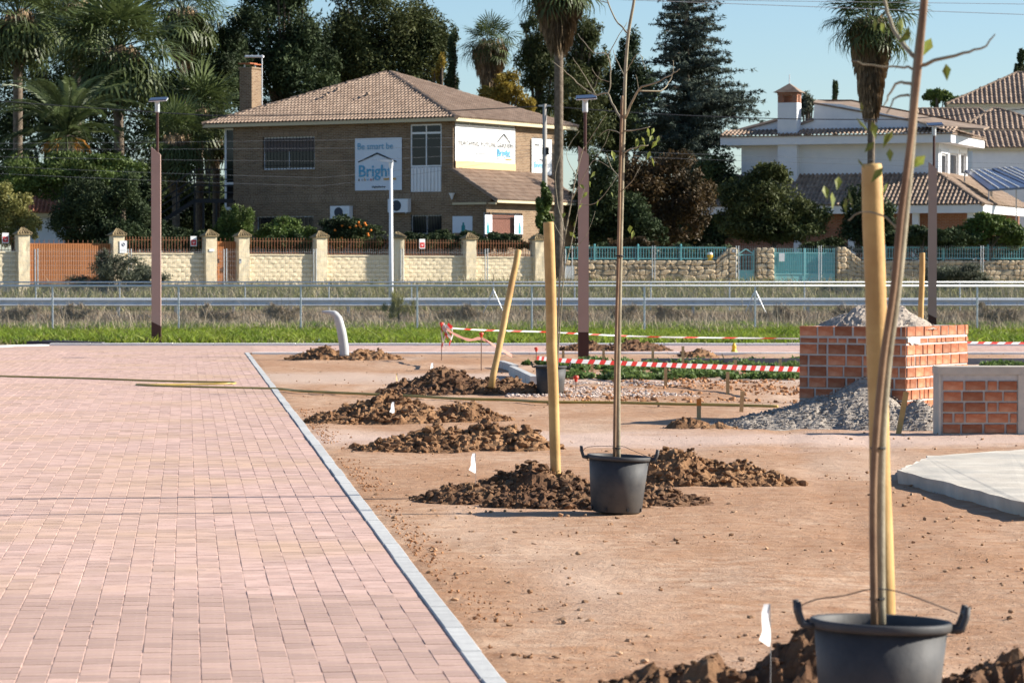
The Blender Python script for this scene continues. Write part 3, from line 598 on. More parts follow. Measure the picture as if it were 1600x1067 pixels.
# ---- barrier tape: alternating slanted red and white pieces
m_tred = M('red_tape', (.66, .035, .03), rough=.45, trans=.25); m_twht = M('white_tape', (.75, .74, .73), rough=.45, trans=.25); m_tpink = M('faded_tape', (.66, .33, .26), rough=.5, trans=.3)
def tape(name, label, P, w, mats, seg=.16, parent=None, tw=0):
    P = smooth_pts(P, 8); o = np.array(P[0]); b = MB(); mi = []; L = 0; V = []
    d = [0]+[float(np.linalg.norm(P[i+1]-P[i])) for i in range(len(P)-1)]; cum = np.cumsum(d); n = max(2, int(cum[-1]/seg)); A = np.array(P)
    def pt(s): return np.array([np.interp(s, cum, A[:, k]) for k in range(3)])
    for i in range(n+1):
        s = cum[-1]*i/n; a = tw*sin(s*1.7); V += [pt(s)-o+np.array([0, sin(a)*w/2, -cos(a)*w/2]), pt(min(s+seg*.4, cum[-1]))-o+np.array([0, -sin(a)*w/2, cos(a)*w/2])]
    b.add(V, [(2*i, 2*i+2, 2*i+3, 2*i+1) for i in range(n)]); me = b.mesh(name)
    for m_ in mats: me.materials.append(m_)
    me.polygons.foreach_set('material_index', [i % len(mats) for i in range(n)]); ob = link(name, me, None, parent, tuple(o) if parent is None else tuple(o-np.array(parent.location)))
    return ob if parent else tag(ob, label, 'tape')
tape('barrier_tape', 'red and white striped tape stretched to the tall brick box', [at(838, 559, 58), at(878, 563, 56), at(942, 566, 54.5), at(1020, 569.5, 52.5), at(1150, 574, 49), at(1252, 577, 46)], .075, [m_tred, m_twht], .22, tw=.15)
tape('barrier_tape', 'thin red and white tape in front of the far grass, left part', [at(694, 512, 65), at(760, 516, 67), at(860, 519, 69), at(1010, 526, 72), at(1248, 529, 74)], .032, [m_tred, m_twht, m_twht], .34, tw=.6)
tape('barrier_tape', 'far red and white tape right of the tall brick box', [at(1505, 535, 72), at(1560, 536, 73), at(1625, 536, 74)], .045, [m_tred, m_twht], .25)
tape('barrier_tape', 'faded pink tape sagging from the knot past a steel pin', [at(696, 513, 65), at(712, 523, 63.5), at(733, 531, 61), at(752, 529, 59), at(775, 541, 59), at(800, 556, 60)], .06, [m_tpink], .3, tw=.8)
kn = thing('tape_knot', 'knotted bunch of red and white tape ends on a steel pin', 'tape', at(691, 512, 64.95))
for k in range(9):
    x = 691+rnd(-3, 8); tape('tape_end', None, [at(x, 508+rnd(-4, 3), 64.9), at(x+rnd(-4, 12), 520+rnd(-4, 4), 64.8), at(x+rnd(-6, 14), 534+rnd(-8, 10), 64.85)], .09, [m_tred, m_twht, m_twht] if k % 2 else [m_twht, m_tred], .13, kn, tw=.9)

# ---- hose, bent pipe, loose kerb stones, board, small yellow thing
hp = [gnd(x, y, .03) for x, y in [(-60, 585), (0, 588), (120, 591), (250, 595.5), (330, 597), (364, 597.5), (360, 599.5), (300, 600.5), (240, 601.5), (214, 601), (230, 602.5), (320, 605), (432, 607.5), (470, 611), (560, 615), (640, 618.5), (720, 623), (800, 625), (850, 628), (960, 629), (1060, 631.5), (1150, 633), (1215, 635)]]
tag(obj('garden_hose', MB().tube(smooth_pts(hp, 5), .02, 7), m_hose, smooth=True), 'ochre hose doubled back across the paving and on over the earth', 'hose')
Yp = 65.7; pb = at(538, 548, Yp); t = thing('bent_pipe', 'pale grey pipe bent over to the left, standing in an earth mound', 'pipe', (pb[0], Yp, 0))
obj('shaft', MB().tube([np.array(p)-np.array(t.location) for p in smooth_pts([at(538, 556, Yp), at(537, 540, Yp), at(534, 520, Yp), at(530, 503, Yp), at(525, 493, Yp), at(516, 488.5, Yp), at(503, 487.5, Yp)], 4)], [.098]*5+[.095]*5+[.088]*5+[.075]*4+[.055, .05, .042, .035, .028, .024], 16), M('grey_pvc', (.40, .41, .41), (.47, .47, .47), 3, .5), t, smooth=True)
obj('fitting', MB().lathe([(.02, 0), (.03, .02), (.015, .05), (0, .05)], 8, tuple(np.array(at(522, 490, Yp))-np.array(t.location))), m_steel, t)
kerb('kerb_row', [gnd(783, 574)[:2], gnd(805, 581)[:2]], .12, .13, m_kerb, 1.0, 0.); kerb('kerb_row', [gnd(800, 586)[:2], gnd(834, 603)[:2]], .12, .16, m_kerb, 1.0, 0.)
a, b = gnd(1000, 568), gnd(1252, 570)
o = obj('edging_board', MB().box(a[0], b[0], -.04, .04, 0, .12), M('blue_grey_edging', (.16, .17, .19), (.2, .21, .23), 4, .8), None, (0, a[1]-.6, 0)); tag(o, 'blue grey edging running behind the weeds to the tall brick box', 'edging')
o = obj('edging_board', MB().box(7.7, 10.2, -.04, .04, 0, .12), MATS['blue_grey_edging'], None, (0, a[1]-.6, 0)); tag(o, 'blue grey edging right of the tall brick box', 'edging')
o = obj('dark_board', MB().add([(-11.8, 77.75, .12), (-11.2, 78.1, .15), (-9.9, 77.8, .1), (-9.95, 77.62, .1), (-10.6, 77.66, .115)]+[(-11.8, 77.75, .02), (-11.2, 78.1, .02), (-9.9, 77.8, .02), (-9.95, 77.62, .02), (-10.6, 77.66, .02)], [(0, 1, 2, 3, 4), (9, 8, 7, 6, 5)]+[(i, i+5, (i+1) % 5+5, (i+1) % 5) for i in range(5)]), M('dark_rubber', (.05, .048, .055), (.08, .075, .085), 4, .8)); tag(o, 'dark board lying behind the white kerb at the far left', 'board')
g = gnd(1147, 552); o = obj('yellow_marker', MB().lathe([(0, 0), (.06, 0), (.075, .03), (.045, .1), (.05, .16), (.025, .22), (0, .23)], 10), m_yellow, None, g); tag(o, 'small yellow plastic marker on the cross path', 'marker')

# ---- street lamps with solar heads
def lamp(label, px, yb, Y, ytop, ycol, ybase, slant=True):
    g = at(px, yb, Y); z0 = min(g[2], .0); t = thing('street_lamp', label, 'street lamp', (g[0], Y, 0), 0, 'brown column street lamps with solar heads'); zz = lambda y: at(px, y, Y)[2]; a, d = .112, .07
    zb, zt = zz(ybase), zz(ycol); sl = .09
    V = lambda z, s: [(-a, -d, z+s), (a, -d, z-s), (a, d, z-s), (-a, d, z+s)]
    bx = [(0,3,2,1),(4,5,6,7),(0,1,5,4),(1,2,6,5),(2,3,7,6),(3,0,4,7)]; s2 = .055 if slant else 0
    obj('base_section', MB().add([(x*1.02, y*1.03, z) for x, y, z in V(-.1, 0)+V(zb, s2)], bx), m_poleb, t)
    obj('column', MB().add(V(zb+.003, s2)+V(zt, sl), bx), m_pole, t)
    zm = zz(ytop); obj('mast', MB().tube([(.035, 0, zt-.05), (.035, 0, zm-.12)], .035, 10), m_poleb, t)
    h = obj('lamp_head', MB().lathe([(.055, zm-.3), (.06, zm-.28), (.06, zm-.05), (.09, zm-.02), (.02, zm)], 12, (.035, 0, 0)), m_steel, t)
    obj('solar_panel', MB().box(-.21, .21, -.2, .2, -.012, .012), M('solar_panel', (.03, .035, .06), rough=.25, spec=.6), t, (.06, 0, zm+.03), (R(12), R(-3), 0))
    obj('panel_frame', MB().box(-.22, .22, -.21, .21, -.03, -.013), m_steelw, t, (.06, 0, zm+.03), (R(12), R(-3), 0))
lamp('brown column street lamp behind the paving on the left', 244.5, 541, 78.2, 157, 236, 506)
lamp('brown column street lamp in the middle, in front of the cross path', 911.5, 558, 67.8, 154, 235, 519, False)
lamp('brown column street lamp behind the tall brick box on the right', 1456.5, 527, 88, 196, 259, 494)

# ================================================================== VERGE AND ROADSIDE
def chain_fence(name, label, Y, x0p, x1p, ytop, posts, s_len=.07):
    X0, X1 = at(x0p, 430, Y)[0], at(x1p, 430, Y)[0]; zt = at(800, ytop, Y)[2]; g0 = gz(Y); t = thing(name, label, 'fence', (0, Y, g0)); h = zt-g0
    obj('top_rail', MB().tube([(X0, 0, h), (X1, 0, h)], .03, 8), m_steelw, t, smooth=True)
    pmh = MB().tube([(0, 0, -.1), (0, 0, h+.02)], .027, 8).mesh('post'); pmh.materials.append(m_steelw)
    for p in posts: link('post', pmh, None, t, (at(p, 430, Y)[0], 0, 0))
    b = MB(); n = int((X1-X0+h)/s_len)
    for i in range(n):
        for sgn in (1, -1):
            xa = X0-h/2+i*s_len; xb = xa+h*.9*sgn*.8
            b.bar((min(max(xa, X0), X1), .004*sgn, .05), (min(max(xb, X0), X1), .004*sgn, h-.02), .0034)
    tag(obj('wire_mesh', b, m_steel, t), None, None, kind='stuff')
chain_fence('chain_link_fence', 'near chain link fence with bright tubular top rail', 91, -40, 1640, 446.8, [82, 279, 470, 652, 831, 1007, 1180, 1355, 1527])
chain_fence('chain_link_fence', 'far chain link fence beyond the guardrail', 124.5, -40, 1640, 441, [56, 187, 383, 514, 643, 771, 898, 1017, 1140, 1257, 1380, 1500], .09)
# A-shaped brace on the near fence
for (l, px) in (('splayed steel brace by the guardrail, between the middle pot tree and the brick box', 1180), ('splayed steel brace by the guardrail beside the leaning stake', 771)):
    Y = 110.9; t = thing('fence_brace', l, 'brace', (at(px, 430, Y)[0], Y, gz(Y)), 0, 'splayed fence braces'); top = at(px, 453, Y)[2]-gz(Y)
    for s in (-1, 1): obj('strut', MB().tube([(0, 0, top), (s*.48, -.25, 0)], .02, 7), m_steelw, t)
# guardrail: W beam on posts
YG = 111.3; gt = thing('guardrail', 'grey corrugated steel guardrail along the road', 'guardrail', (0, YG, .1)); zg = at(800, 465.5, YG)[2]-.1
prof = [(.0, 0), (-.05, -.03), (-.083, -.075), (-.08, -.088), (-.01, -.115), (-.0, -.15), (-.01, -.17), (-.07, -.195), (-.145, -.25), (-.14, -.265), (0, -.30)]  # lower ridge pushed out beyond the upper one so sunlight reaches it
b = MB(); k = len(prof); Lb = 4.0
b.add([(x, y, z) for x in (0, Lb-.01) for y, z in prof]+[(x, y+.004, z) for x in (0, Lb-.01) for y, z in prof], [(i, i+1, k+i+1, k+i) for i in range(k-1)]+[(2*k+i+1, 2*k+i, 3*k+i, 3*k+i+1) for i in range(k-1)])
bm_ = b.mesh('beam'); bm_.materials.append(m_steelw); pm_ = MB().box(-.05, .05, .0, .1, -.2, zg-.02).mesh('post'); pm_.materials.append(m_steel)
for i in range(-6, 6): link('beam', bm_, None, gt, (i*Lb, (i % 2)*.006, zg)); link('post', pm_, None, gt, (i*Lb+.3, .0, 0)); link('post', pm_, None, gt, (i*Lb+2.3, .0, 0))

# ---- grass and weeds as ground cover
def blades(name, label, n, fx, fy, hr, wr, mat, lean=.5, mask=None, cat='grass', tri=True):
    X = np.random.uniform(*fx, n); Y = np.random.uniform(*fy, n); k = np.abs(X) < .172*Y+.5; X, Y = X[k], Y[k]
    d = fbm(X*.55, Y*.4, 3)+.5*fbm(X*2.3, Y*1.5, 6)*.6
    if mask is not None: k = mask(X, Y, d); X, Y, d = X[k], Y[k], d[k]
    n = len(X); Z = np.interp(Y, [0, 80, 110, 112, 122, 126, 146, 175], [0, 0, .06, .14, .16, .4, 1.18, 1.25])-.01
    hN = np.random.uniform(hr[0], hr[1], n)*(.45+1.1*d); a = np.random.uniform(0, 6.28, n); wN = np.random.uniform(*wr, n)
    dx, dy = np.cos(a)*wN, np.sin(a)*wN; lx, ly = np.random.normal(0, lean, n)*hN, np.random.normal(0, lean, n)*hN
    mx, my = lx*.35, ly*.35
    V = np.stack([np.stack([X-dx, Y-dy, Z], -1), np.stack([X+dx, Y+dy, Z], -1), np.stack([X+mx+dx*.8, Y+my+dy*.8, Z+hN*.6], -1), np.stack([X+lx, Y+ly, Z+hN], -1), np.stack([X+mx-dx*.8, Y+my-dy*.8, Z+hN*.6], -1)], 1)
    o = (np.arange(n)*5)[:, None]; Fc = np.concatenate([o+np.array([0, 1, 2]), o+np.array([0, 2, 4]), o+np.array([4, 2, 3])])
    T = np.tile(np.clip(np.random.normal(.5, .25, n), 0, 1), 3)
    return tag(link(name, npmesh(name, V, Fc, T), mat), label, cat, kind='stuff')
m_grass = M('green_grass', (.13, .21, .02), (.27, .32, .045), .6, .6, attr=.4, trans=.45)
m_grass2 = M('olive_grass', (.15, .165, .05), (.26, .235, .10), .6, .7, attr=.35, trans=.25)
m_dry = M('dry_weed', (.27, .21, .14), (.42, .35, .25), .8, .85, attr=.35, trans=.1)
notpath = lambda X, Y: ~((X < -11.2) & (Y > 100) & (Y < 107.3))
blades('verge_grass', 'short bright green grass on the verge beyond the far kerb', 130000, (-18, 18), (77.8, 100), (.04, .25), (.010, .034), m_grass, .85, lambda X, Y, d: (d > np.where(X < -7, .60, .50)) & notpath(X, Y))
blades('verge_grass', 'thin olive grass between the green patches of the verge', 26000, (-18, 18), (77.8, 104), (.06, .22), (.010, .025), m_grass2, .7, lambda X, Y, d: notpath(X, Y))
blades('dry_weeds', 'dry brown weeds tangled along the near chain link fence', 17000, (-20, 20), (90, 108), (.14, .42), (.006, .014), m_dry, .5, lambda X, Y, d: (d > .45) & notpath(X, Y))
blades('dry_weeds', 'scattered tall dry stalks in front of the guardrail', 2600, (-20, 20), (89, 108), (.35, .85), (.005, .010), m_dry, .45, lambda X, Y, d: (d > .58) & notpath(X, Y))
blades('dry_weeds', 'dense brown dry weeds right in front of the guardrail', 14000, (-20, 20), (104.5, 110.9), (.16, .52), (.007, .018), M('brown_weed', (.17, .12, .08), (.29, .22, .15), .8, .9, attr=.4, trans=.1), .5, lambda X, Y, d: (d > .40) & notpath(X, Y))
blades('bank_grass', 'dull green and brown grass on the bank below the garden walls', 42000, (-26, 27), (124, 147), (.10, .40), (.012, .035), m_grass2, .6, lambda X, Y, d: d > .52)
blades('bank_weeds', 'tall dry weeds at the foot of the garden walls', 9000, (-26, 27), (126, 146), (.25, .7), (.006, .015), m_dry, .3, lambda X, Y, d: d > .56)

# ---- foliage generator
def leaves(clumps, n, L, W, seed=0, shell=.55, droop=0.):
    """clumps: array (x,y,z,rx,ry,rz); n leaves in all -> V (n,4,3)"""
    rs = np.random.RandomState(seed); cl = np.asarray(clumps, float); vol = (cl[:, 3]*cl[:, 5])**1.0; k = rs.choice(len(cl), n, p=vol/vol.sum())
    d = rs.normal(size=(n, 3)); d /= np.linalg.norm(d, axis=1)[:, None]; r = (shell+(1-shell)*rs.rand(n))*(.85+.3*rs.rand(n))
    inner = rs.rand(n) < .25; r = np.where(inner, rs.rand(n)**.5*shell, r)
    P = cl[k, :3]+d*r[:, None]*cl[k, 3:6]
    a = rs.normal(size=(n, 3)); a += d*.5; a[:, 2] -= droop; a /= np.linalg.norm(a, axis=1)[:, None]
    b = np.cross(a, rs.normal(size=(n, 3))); b /= np.linalg.norm(b, axis=1)[:, None]
    l = (L*(.6+.8*rs.rand(n)))[:, None]; w_ = (W*(.6+.8*rs.rand(n)))[:, None]
    V = np.stack([P-a*l/2, P+b*w_/2, P+a*l/2, P-b*w_/2], 1); return V, np.repeat(rs.rand(len(cl)), 1)[k]*.6+.4*rs.rand(n)
def leafmesh(name, V, T): n = len(V); return npmesh(name, V, (np.arange(n)*4)[:, None]+np.arange(4), T)
def blobs_px(blobs, Y, depth=.8, sub=10, rsub=.45, seed=0):
    """photo blobs (px, py, rx, ry) -> uneven clumps standing at distance Y"""
    rs = np.random.RandomState(seed); out = []
    for (x, y, rx, ry) in blobs:
        c = np.array(at(x, y, Y)); R_ = np.array([rx, (rx+ry)/2*depth, ry])*mpp(Y)
        out.append((*c, *(R_*.72)))
        for _ in range(sub):
            d = rs.normal(size=3); d /= np.linalg.norm(d); q = c+d*R_*(.62+.33*rs.rand()); k = rsub*(.55+.7*rs.rand()); out.append((*q, *(R_*k)))
    return np.array(out)
MF = dict(dark=M('dark_foliage', (0.028, 0.045, 0.02), (0.062, 0.085, 0.034), .5, .75, attr=.5, trans=.15, spec=.2),
          olive=M('olive_foliage', (0.05, 0.065, 0.022), (0.105, 0.115, 0.04), .5, .7, attr=.5, trans=.2, spec=.2),
          green=M('green_foliage', (0.06, 0.1, 0.022), (0.125, 0.17, 0.04), .6, .6, attr=.5, trans=.25, spec=.3),
          yell=M('yellow_foliage', (.22, .16, .025), (.34, .25, .05), .6, .7, attr=.4, trans=.3),
          pale=M('pale_yellow_green_foliage', (.17, .17, .045), (.27, .25, .085), .6, .7, attr=.4, trans=.3),
          grey=M('grey_green_foliage', (.085, .095, .062), (.14, .15, .10), .8, .8, attr=.45, trans=.2),
          red=M('reddish_foliage', (.06, .045, .018), (.11, .065, .028), .8, .6, attr=.5, trans=.2), cedar=M('blue_green_needles', (.042, .060, .048), (.088, .108, .082), .5, .8, attr=.5, trans=.1, spec=.15))
m_trunk = M('tree_bark', (.06, .045, .033), (.12, .095, .07), 3, .9, .02, 12)
def bush(name, label, blobs, Y, n, L, W, mat, cat='bush', seed=0, sub=12, trunk=True, tpx=None, group=None, depth=.8, rsub=.42, droop=0., shell=.5):
    cl = blobs_px(blobs, Y, depth, sub, rsub, seed); bx = tpx if tpx is not None else blobs[0][0]; base = gpt(bx, Y); o = np.array(base)
    V, T = leaves(cl, n, L, W, seed, shell, droop); t = thing(name, label, cat, base, 0, group)
    link('crown', leafmesh('crown', V-o, T), MF[mat], t)
    b = MB(); topc = at(blobs[0][0], blobs[0][1], Y); hh = max(.3, topc[2]-o[2]); r = max(.02, min(.3, hh*.022))
    b.tube([(0, 0, -.1), (.03*hh, 0, hh*.35), ((topc[0]-o[0])*.7, .02, hh*.8), ((topc[0]-o[0]), 0, hh)], [r, r*.8, r*.6, r*.25], 8)
    rs = np.random.RandomState(seed+5)
    for q in cl[rs.permutation(len(cl))[:min(len(cl), 14)]]:
        e = q[:3]-o; s = np.array([(topc[0]-o[0])*.5, 0, hh*rs.uniform(.3, .75)]); b.tube([s, (s+e)/2+np.array([0, 0, .06*hh]), e], [r*.4, r*.3, r*.1], 5)
    obj('trunk' if hh > 2 else 'stem', b, m_trunk, t); return t

# ---- fan palm / date palm
m_palm = M('fan_palm_leaf', (.055, .08, .025), (.105, .135, .045), 1.2, .5, rand=.3, trans=.25, spec=.4); m_palm2 = M('date_palm_leaf', (.05, .075, .025), (.10, .13, .045), 1.2, .5, rand=.3, trans=.2, spec=.4)
m_thatch = M('dead_palm_thatch', (.13, .09, .05), (.27, .195, .12), 3, .95, attr=.4, rand=.2); m_ptrunk = M('palm_trunk', (.10, .075, .055), (.20, .16, .12), 6, .95, .02, 18)
def fan_frond(seed, pet=.9, rad=1.0, droop=.5):
    rs = random.Random(seed); b = MB(); b.bar((0, 0, 0), (pet, 0, 0), .035, .02); n = 22
    for i in range(n):
        a = lerp(-2.0, 2.0, i/(n-1)); r = rad*(1-.12*abs(a))*rs.uniform(.85, 1.05); c, s = cos(a), sin(a); w_ = .034; nx_, ny_ = -s, c; z1 = .05*sin(i*2.1); dr = -droop*r*rs.uniform(.35, .8)
        p1 = (pet+c*r*.55, s*r*.55, z1); p2 = (pet+c*r*.86, s*r*.86, z1+dr*.35); p3 = (pet+c*r*.97, s*r*.97, z1+dr)
        b.add([(pet, 0, 0), (p1[0]+nx_*w_, p1[1]+ny_*w_, p1[2]), (p1[0]-nx_*w_, p1[1]-ny_*w_, p1[2]), (p2[0]+nx_*w_*.5, p2[1]+ny_*w_*.5, p2[2]), (p2[0]-nx_*w_*.5, p2[1]-ny_*w_*.5, p2[2]), p3], [(0, 1, 2), (1, 3, 4, 2), (3, 5, 4)])
    return b.mesh('frond')
FF = [fan_frond(1, .9, 1.05, .35), fan_frond(2, 1.0, 1.1, .6), fan_frond(3, .8, 1.0, .85)]
for m_ in FF: m_.materials.append(m_palm)
def feather_frond(seed, L=4., up=.9, bend=1.5):
    rs = random.Random(seed); b = MB(); n = 26; P = []; x = z = 0; a = up
    for i in range(n+1): P.append(np.array([x, 0, z])); a = up-bend*(i/n)**1.4; x += cos(a)*L/n; z += sin(a)*L/n
    b.tube(P, [.04*(1-.85*i/n) for i in range(n+1)], 4)
    for i in range(3, n):
        k = i/n; d = P[min(i+1, n)]-P[i]; d /= np.linalg.norm(d); ll = .62*min(1, 3*k)*(1-.55*k**3)
        for s in (-1, 1):
            for q in (0, .5):
                e = P[i]+d*q*L/n; tip = e+d*ll*.62+np.array([0, s*ll*.68, 0])+np.array([0, 0, -.16*ll+rs.uniform(-.07, .10)]); u = np.array([0, 0, .02])+d*.018; md = (e+tip)/2+np.array([0, 0, .05*ll])
                b.add([e, md+u, tip, md-u], [(0, 1, 2, 3)])
    return b.mesh('frond')
DF = [feather_frond(1, 4.0, 1.25, 1.3), feather_frond(2, 4.1, .9, 1.6), feather_frond(3, 3.9, .35, 1.5), feather_frond(4, 3.5, -.1, 1.1)]
for m_ in DF: m_.materials.append(m_palm2)
def skirt(parent, z0, z1, r0, r1, n=900, seed=0):
    rs = np.random.RandomState(seed); a = rs.uniform(0, 6.28, n); k = rs.rand(n); z = z0+(z1-z0)*k; r = (r0+(r1-r0)*k**.8)*(.6+.6*rs.rand(n)); l = rs.uniform(.35, 1.3, n); w_ = rs.uniform(.015, .045, n)
    c, s = np.cos(a), np.sin(a); tx, ty = -s*w_, c*w_; ro = r*rs.uniform(.5, .8, n)
    V = np.stack([np.stack([c*ro+tx, s*ro+ty, z+l*.5], -1), np.stack([c*ro-tx, s*ro-ty, z+l*.5], -1), np.stack([c*r*1.02-tx*.6, s*r*1.02-ty*.6, z-l*.3], -1), np.stack([c*r*.98+tx*.3, s*r*.98+ty*.3, z-l*.6], -1)], 1)
    link('dead_frond_skirt', leafmesh('dead_frond_skirt', V, rs.rand(n)), m_thatch, parent)
def fan_palm(label, px, Y, ycrown, n=34, sc=1., r=.2, sk=(0, 0), lean=0, seed=0, hang=.5, top=None):
    rs = random.Random(seed); g = gpt(px, Y); t = thing('fan_palm', label, 'palm tree', g, 0, 'tall fan palms'); c = at(px+lean, ycrown, Y); zc = c[2]-g[2]; xc = c[0]-g[0]
    obj('trunk', MB().tube([(xc*k**1.5, 0, -.2+(zc+.2)*k) for k in np.linspace(0, 1, 9)], [r*1.15, r*1.02]+[r]*6+[r*.9], 12), m_ptrunk, t, smooth=True)
    if sk[0]: skirt_e = bpy.data.objects; skirt(t, zc-sk[0], zc-.1, sk[1]*.28, sk[1], int(700*sk[0]), seed)
    for i in range(n):
        el = lerp(1.35, -hang*1.4, (i/(n-1))**.85)+rs.uniform(-.12, .12); az = i*2.399+rs.uniform(-.25, .25); f = FF[0] if el > .5 else FF[1] if el > -.1 else FF[2]
        o = link('frond', f, None, t, (xc, 0, zc+rs.uniform(-.1, .25)), (rs.uniform(-.3, .3), -el, az)); o.rotation_mode = 'XYZ'; o.scale = (sc*rs.uniform(.85, 1.15),)*3
    return t
def date_palm(label, px, Y, ycrown, n=54, sc=1., r=.3, seed=0):
    rs = random.Random(seed); g = gpt(px, Y); t = thing('date_palm', label, 'palm tree', g); zc = at(px, ycrown, Y)[2]-g[2]
    obj('trunk', MB().tube([(0, 0, -.2+(zc+.2)*k) for k in np.linspace(0, 1, 8)], [r*1.1, r, r, r, r, r*1.15, r*1.3, r*1.1], 12), m_ptrunk, t)
    for i in range(n):
        k = i/(n-1); f = DF[0] if k < .28 else DF[1] if k < .58 else DF[2] if k < .85 else DF[3]
        o = link('frond', f, None, t, (0, 0, zc+rs.uniform(-.15, .15)), (rs.uniform(-.25, .25), rs.uniform(-.15, .12), i*2.399+rs.uniform(-.2, .2))); o.scale = (sc*rs.uniform(.8, 1.1),)*3
    for i in range(5):                                     # orange fruit stalks
        a = i*1.25+.4; b = MB(); 
        for q in range(26): b.tube([(.25*cos(a), .25*sin(a), -.1), (.8*cos(a)+rs.uniform(-.15, .15), .8*sin(a)+rs.uniform(-.15, .15), -.25), (1.15*cos(a)+rs.uniform(-.3, .3), 1.15*sin(a)+rs.uniform(-.3, .3), -.75+rs.uniform(-.25, .25))], .018, 4)
        obj('fruit_stalk', b, M('orange_fruit_stalk', (.48, .22, .03), rough=.7), t, (0, 0, zc))
    return t
def cedar(label, px, Y, ytop, levels, seed=0):
    """levels: (py, left reach px, right reach px)"""
    rs = np.random.RandomState(seed); g = np.array(gpt(px, Y)); t = thing('cedar_tree', label, 'conifer', tuple(g)); zt = at(px, ytop, Y)[2]-g[2]; b = MB(); b.tube([(0, 0, -.2), (0, 0, zt*.5), (0, 0, zt)], [.42, .28, .03], 10)
    cl = []
    pys = [l[0] for l in levels]
    for z in np.linspace(zt*.10, zt*.985, 46):
        py = 425-(z+g[2]-H)/mpp(Y); lr = np.interp(py, pys, [l[1] for l in levels])*mpp(Y); rr = np.interp(py, pys, [l[2] for l in levels])*mpp(Y)
        for i in range(9):
            a = rs.uniform(0, 6.28); R_ = (rr if cos(a) > 0 else lr)*rs.uniform(.72, 1.06)*(1 if abs(cos(a)) > .5 else .85); e = np.array([cos(a)*R_, sin(a)*R_, z+R_*rs.uniform(-.12, .18)]); s = np.array([0, 0, z-.05*R_])
            b.tube([s, (s+e)/2+np.array([0, 0, .04*R_]), e], [.055, .035, .008], 4)
            m_ = max(3, int(R_*2.6))
            for k in range(m_):
                f = (k+1)/m_; p = s+(e-s)*f; sp = .26+.22*R_*(1-f)*.5; cl.append((p[0]+rs.normal(0, .12), p[1]+rs.normal(0, .12), p[2]+.05*R_*sin(f*3)-.16*rs.rand(), sp*1.1, sp, sp*.62))
    V, T = leaves(np.array(cl), 105000, .30, .06, seed, .1, .5); obj('trunk', b, m_trunk, t); link('crown', leafmesh('crown', V, T), MF['cedar'], t); return t

# ================================================================== CREAM WALL WITH GATES
kW = .55; aW = atan(kW); WF = Frame(0, 150, aW); zB = gz(150)
WL = thing('garden_wall', 'cream split block garden wall with tile capped pillars and brown railings', 'wall', (0, 150, 0), aW)
PIL = [35, 183, 327, 378, 499.5, 620, 732.5, 840]; pw = .26
zcap = lambda px: WF.z(px, lerp(367, 375.3, (px-35)/805.)); zwt = lambda px: WF.z(px, lerp(392.8, 401, px/800.))
def pillar(px):
    t = WF.t(px); zt = zcap(px); n = 6; b = MB(); zs = np.linspace(zB-.3, zt, 12)
    ring = [(-1,-1),(-.33,-1),(.33,-1),(1,-1),(1,-.33),(1,.33),(1,1),(0,1),(-1,1),(-1,.33),(-1,-.33)]; m_ = len(ring); V = []
    for k, z in enumerate(zs):
        for (x, y) in ring: j = 0 if k in (0, 11) else .012; V.append((t+x*pw+rnd(-j, j), y*pw+rnd(-j, j), z))
    b.add(V, [(k*m_+i, k*m_+(i+1) % m_, (k+1)*m_+(i+1) % m_, (k+1)*m_+i) for k in range(11) for i in range(m_)]+[tuple(11*m_+i for i in range(m_))])
    obj('pillar', b, m_block, WL)
    e = pw+.07; c = obj('pillar_cap', MB().add([(t-e, -e, zt+.002), (t+e, -e, zt+.002), (t+e, e, zt+.002), (t-e, e, zt+.002), (t-e, -e, zt+.05), (t+e, -e, zt+.05), (t+e, e, zt+.05), (t-e, e, zt+.05), (t, 0, zt+.30)], [(0,3,2,1),(0,1,5,4),(1,2,6,5),(2,3,7,6),(3,0,4,7),(4,5,8),(5,6,8),(6,7,8),(7,4,8)]), m_capt, WL)
    b = MB()
    for fx_, fy_ in ((0, -1), (1, 0)):
        for q in np.linspace(-1, 1, 6):
            base = (t+q*e, -e, zt+.06) if fy_ else (t+e, q*e, zt+.06); tip = (t+q*.05, -.03, zt+.31) if fy_ else (t+.03, q*.05, zt+.31); b.tube([base, tip], [.035, .02], 6)
    obj('tile_ribs', b, m_capt, c)
for p in PIL: pillar(p)
bvar = []
for k in range(5):
    b = MB(); nx_, nz_ = 4, 3; V = [(-.2+.4*i/nx_, -rnd(.0, .03) if 0 < i < nx_ and 0 < j < nz_ else 0, .2*j/nz_) for j in range(nz_+1) for i in range(nx_+1)]
    b.add(V, [(j*5+i, j*5+i+1, (j+1)*5+i+1, (j+1)*5+i) for j in range(nz_) for i in range(nx_)]); b.add([(-.2,0,0),(.2,0,0),(.2,.1,0),(-.2,.1,0),(-.2,0,.2),(.2,0,.2),(.2,.1,.2),(-.2,.1,.2)], [(0,3,2,1),(4,5,6,7),(1,2,6,5),(3,0,4,7)])
    m_ = b.mesh('block'); m_.materials.append(m_block); bvar.append(m_)
pick = MB().box(-.011, .011, -.011, .011, 0, 1).add([(-.02,-.011,1),(.02,-.011,1),(.02,.011,1),(-.02,.011,1),(0,0,1.1)], [(0,1,4),(1,2,4),(2,3,4),(3,0,4)]).mesh('picket'); pick.materials.append(m_rust)
core = MB(); nb = 0
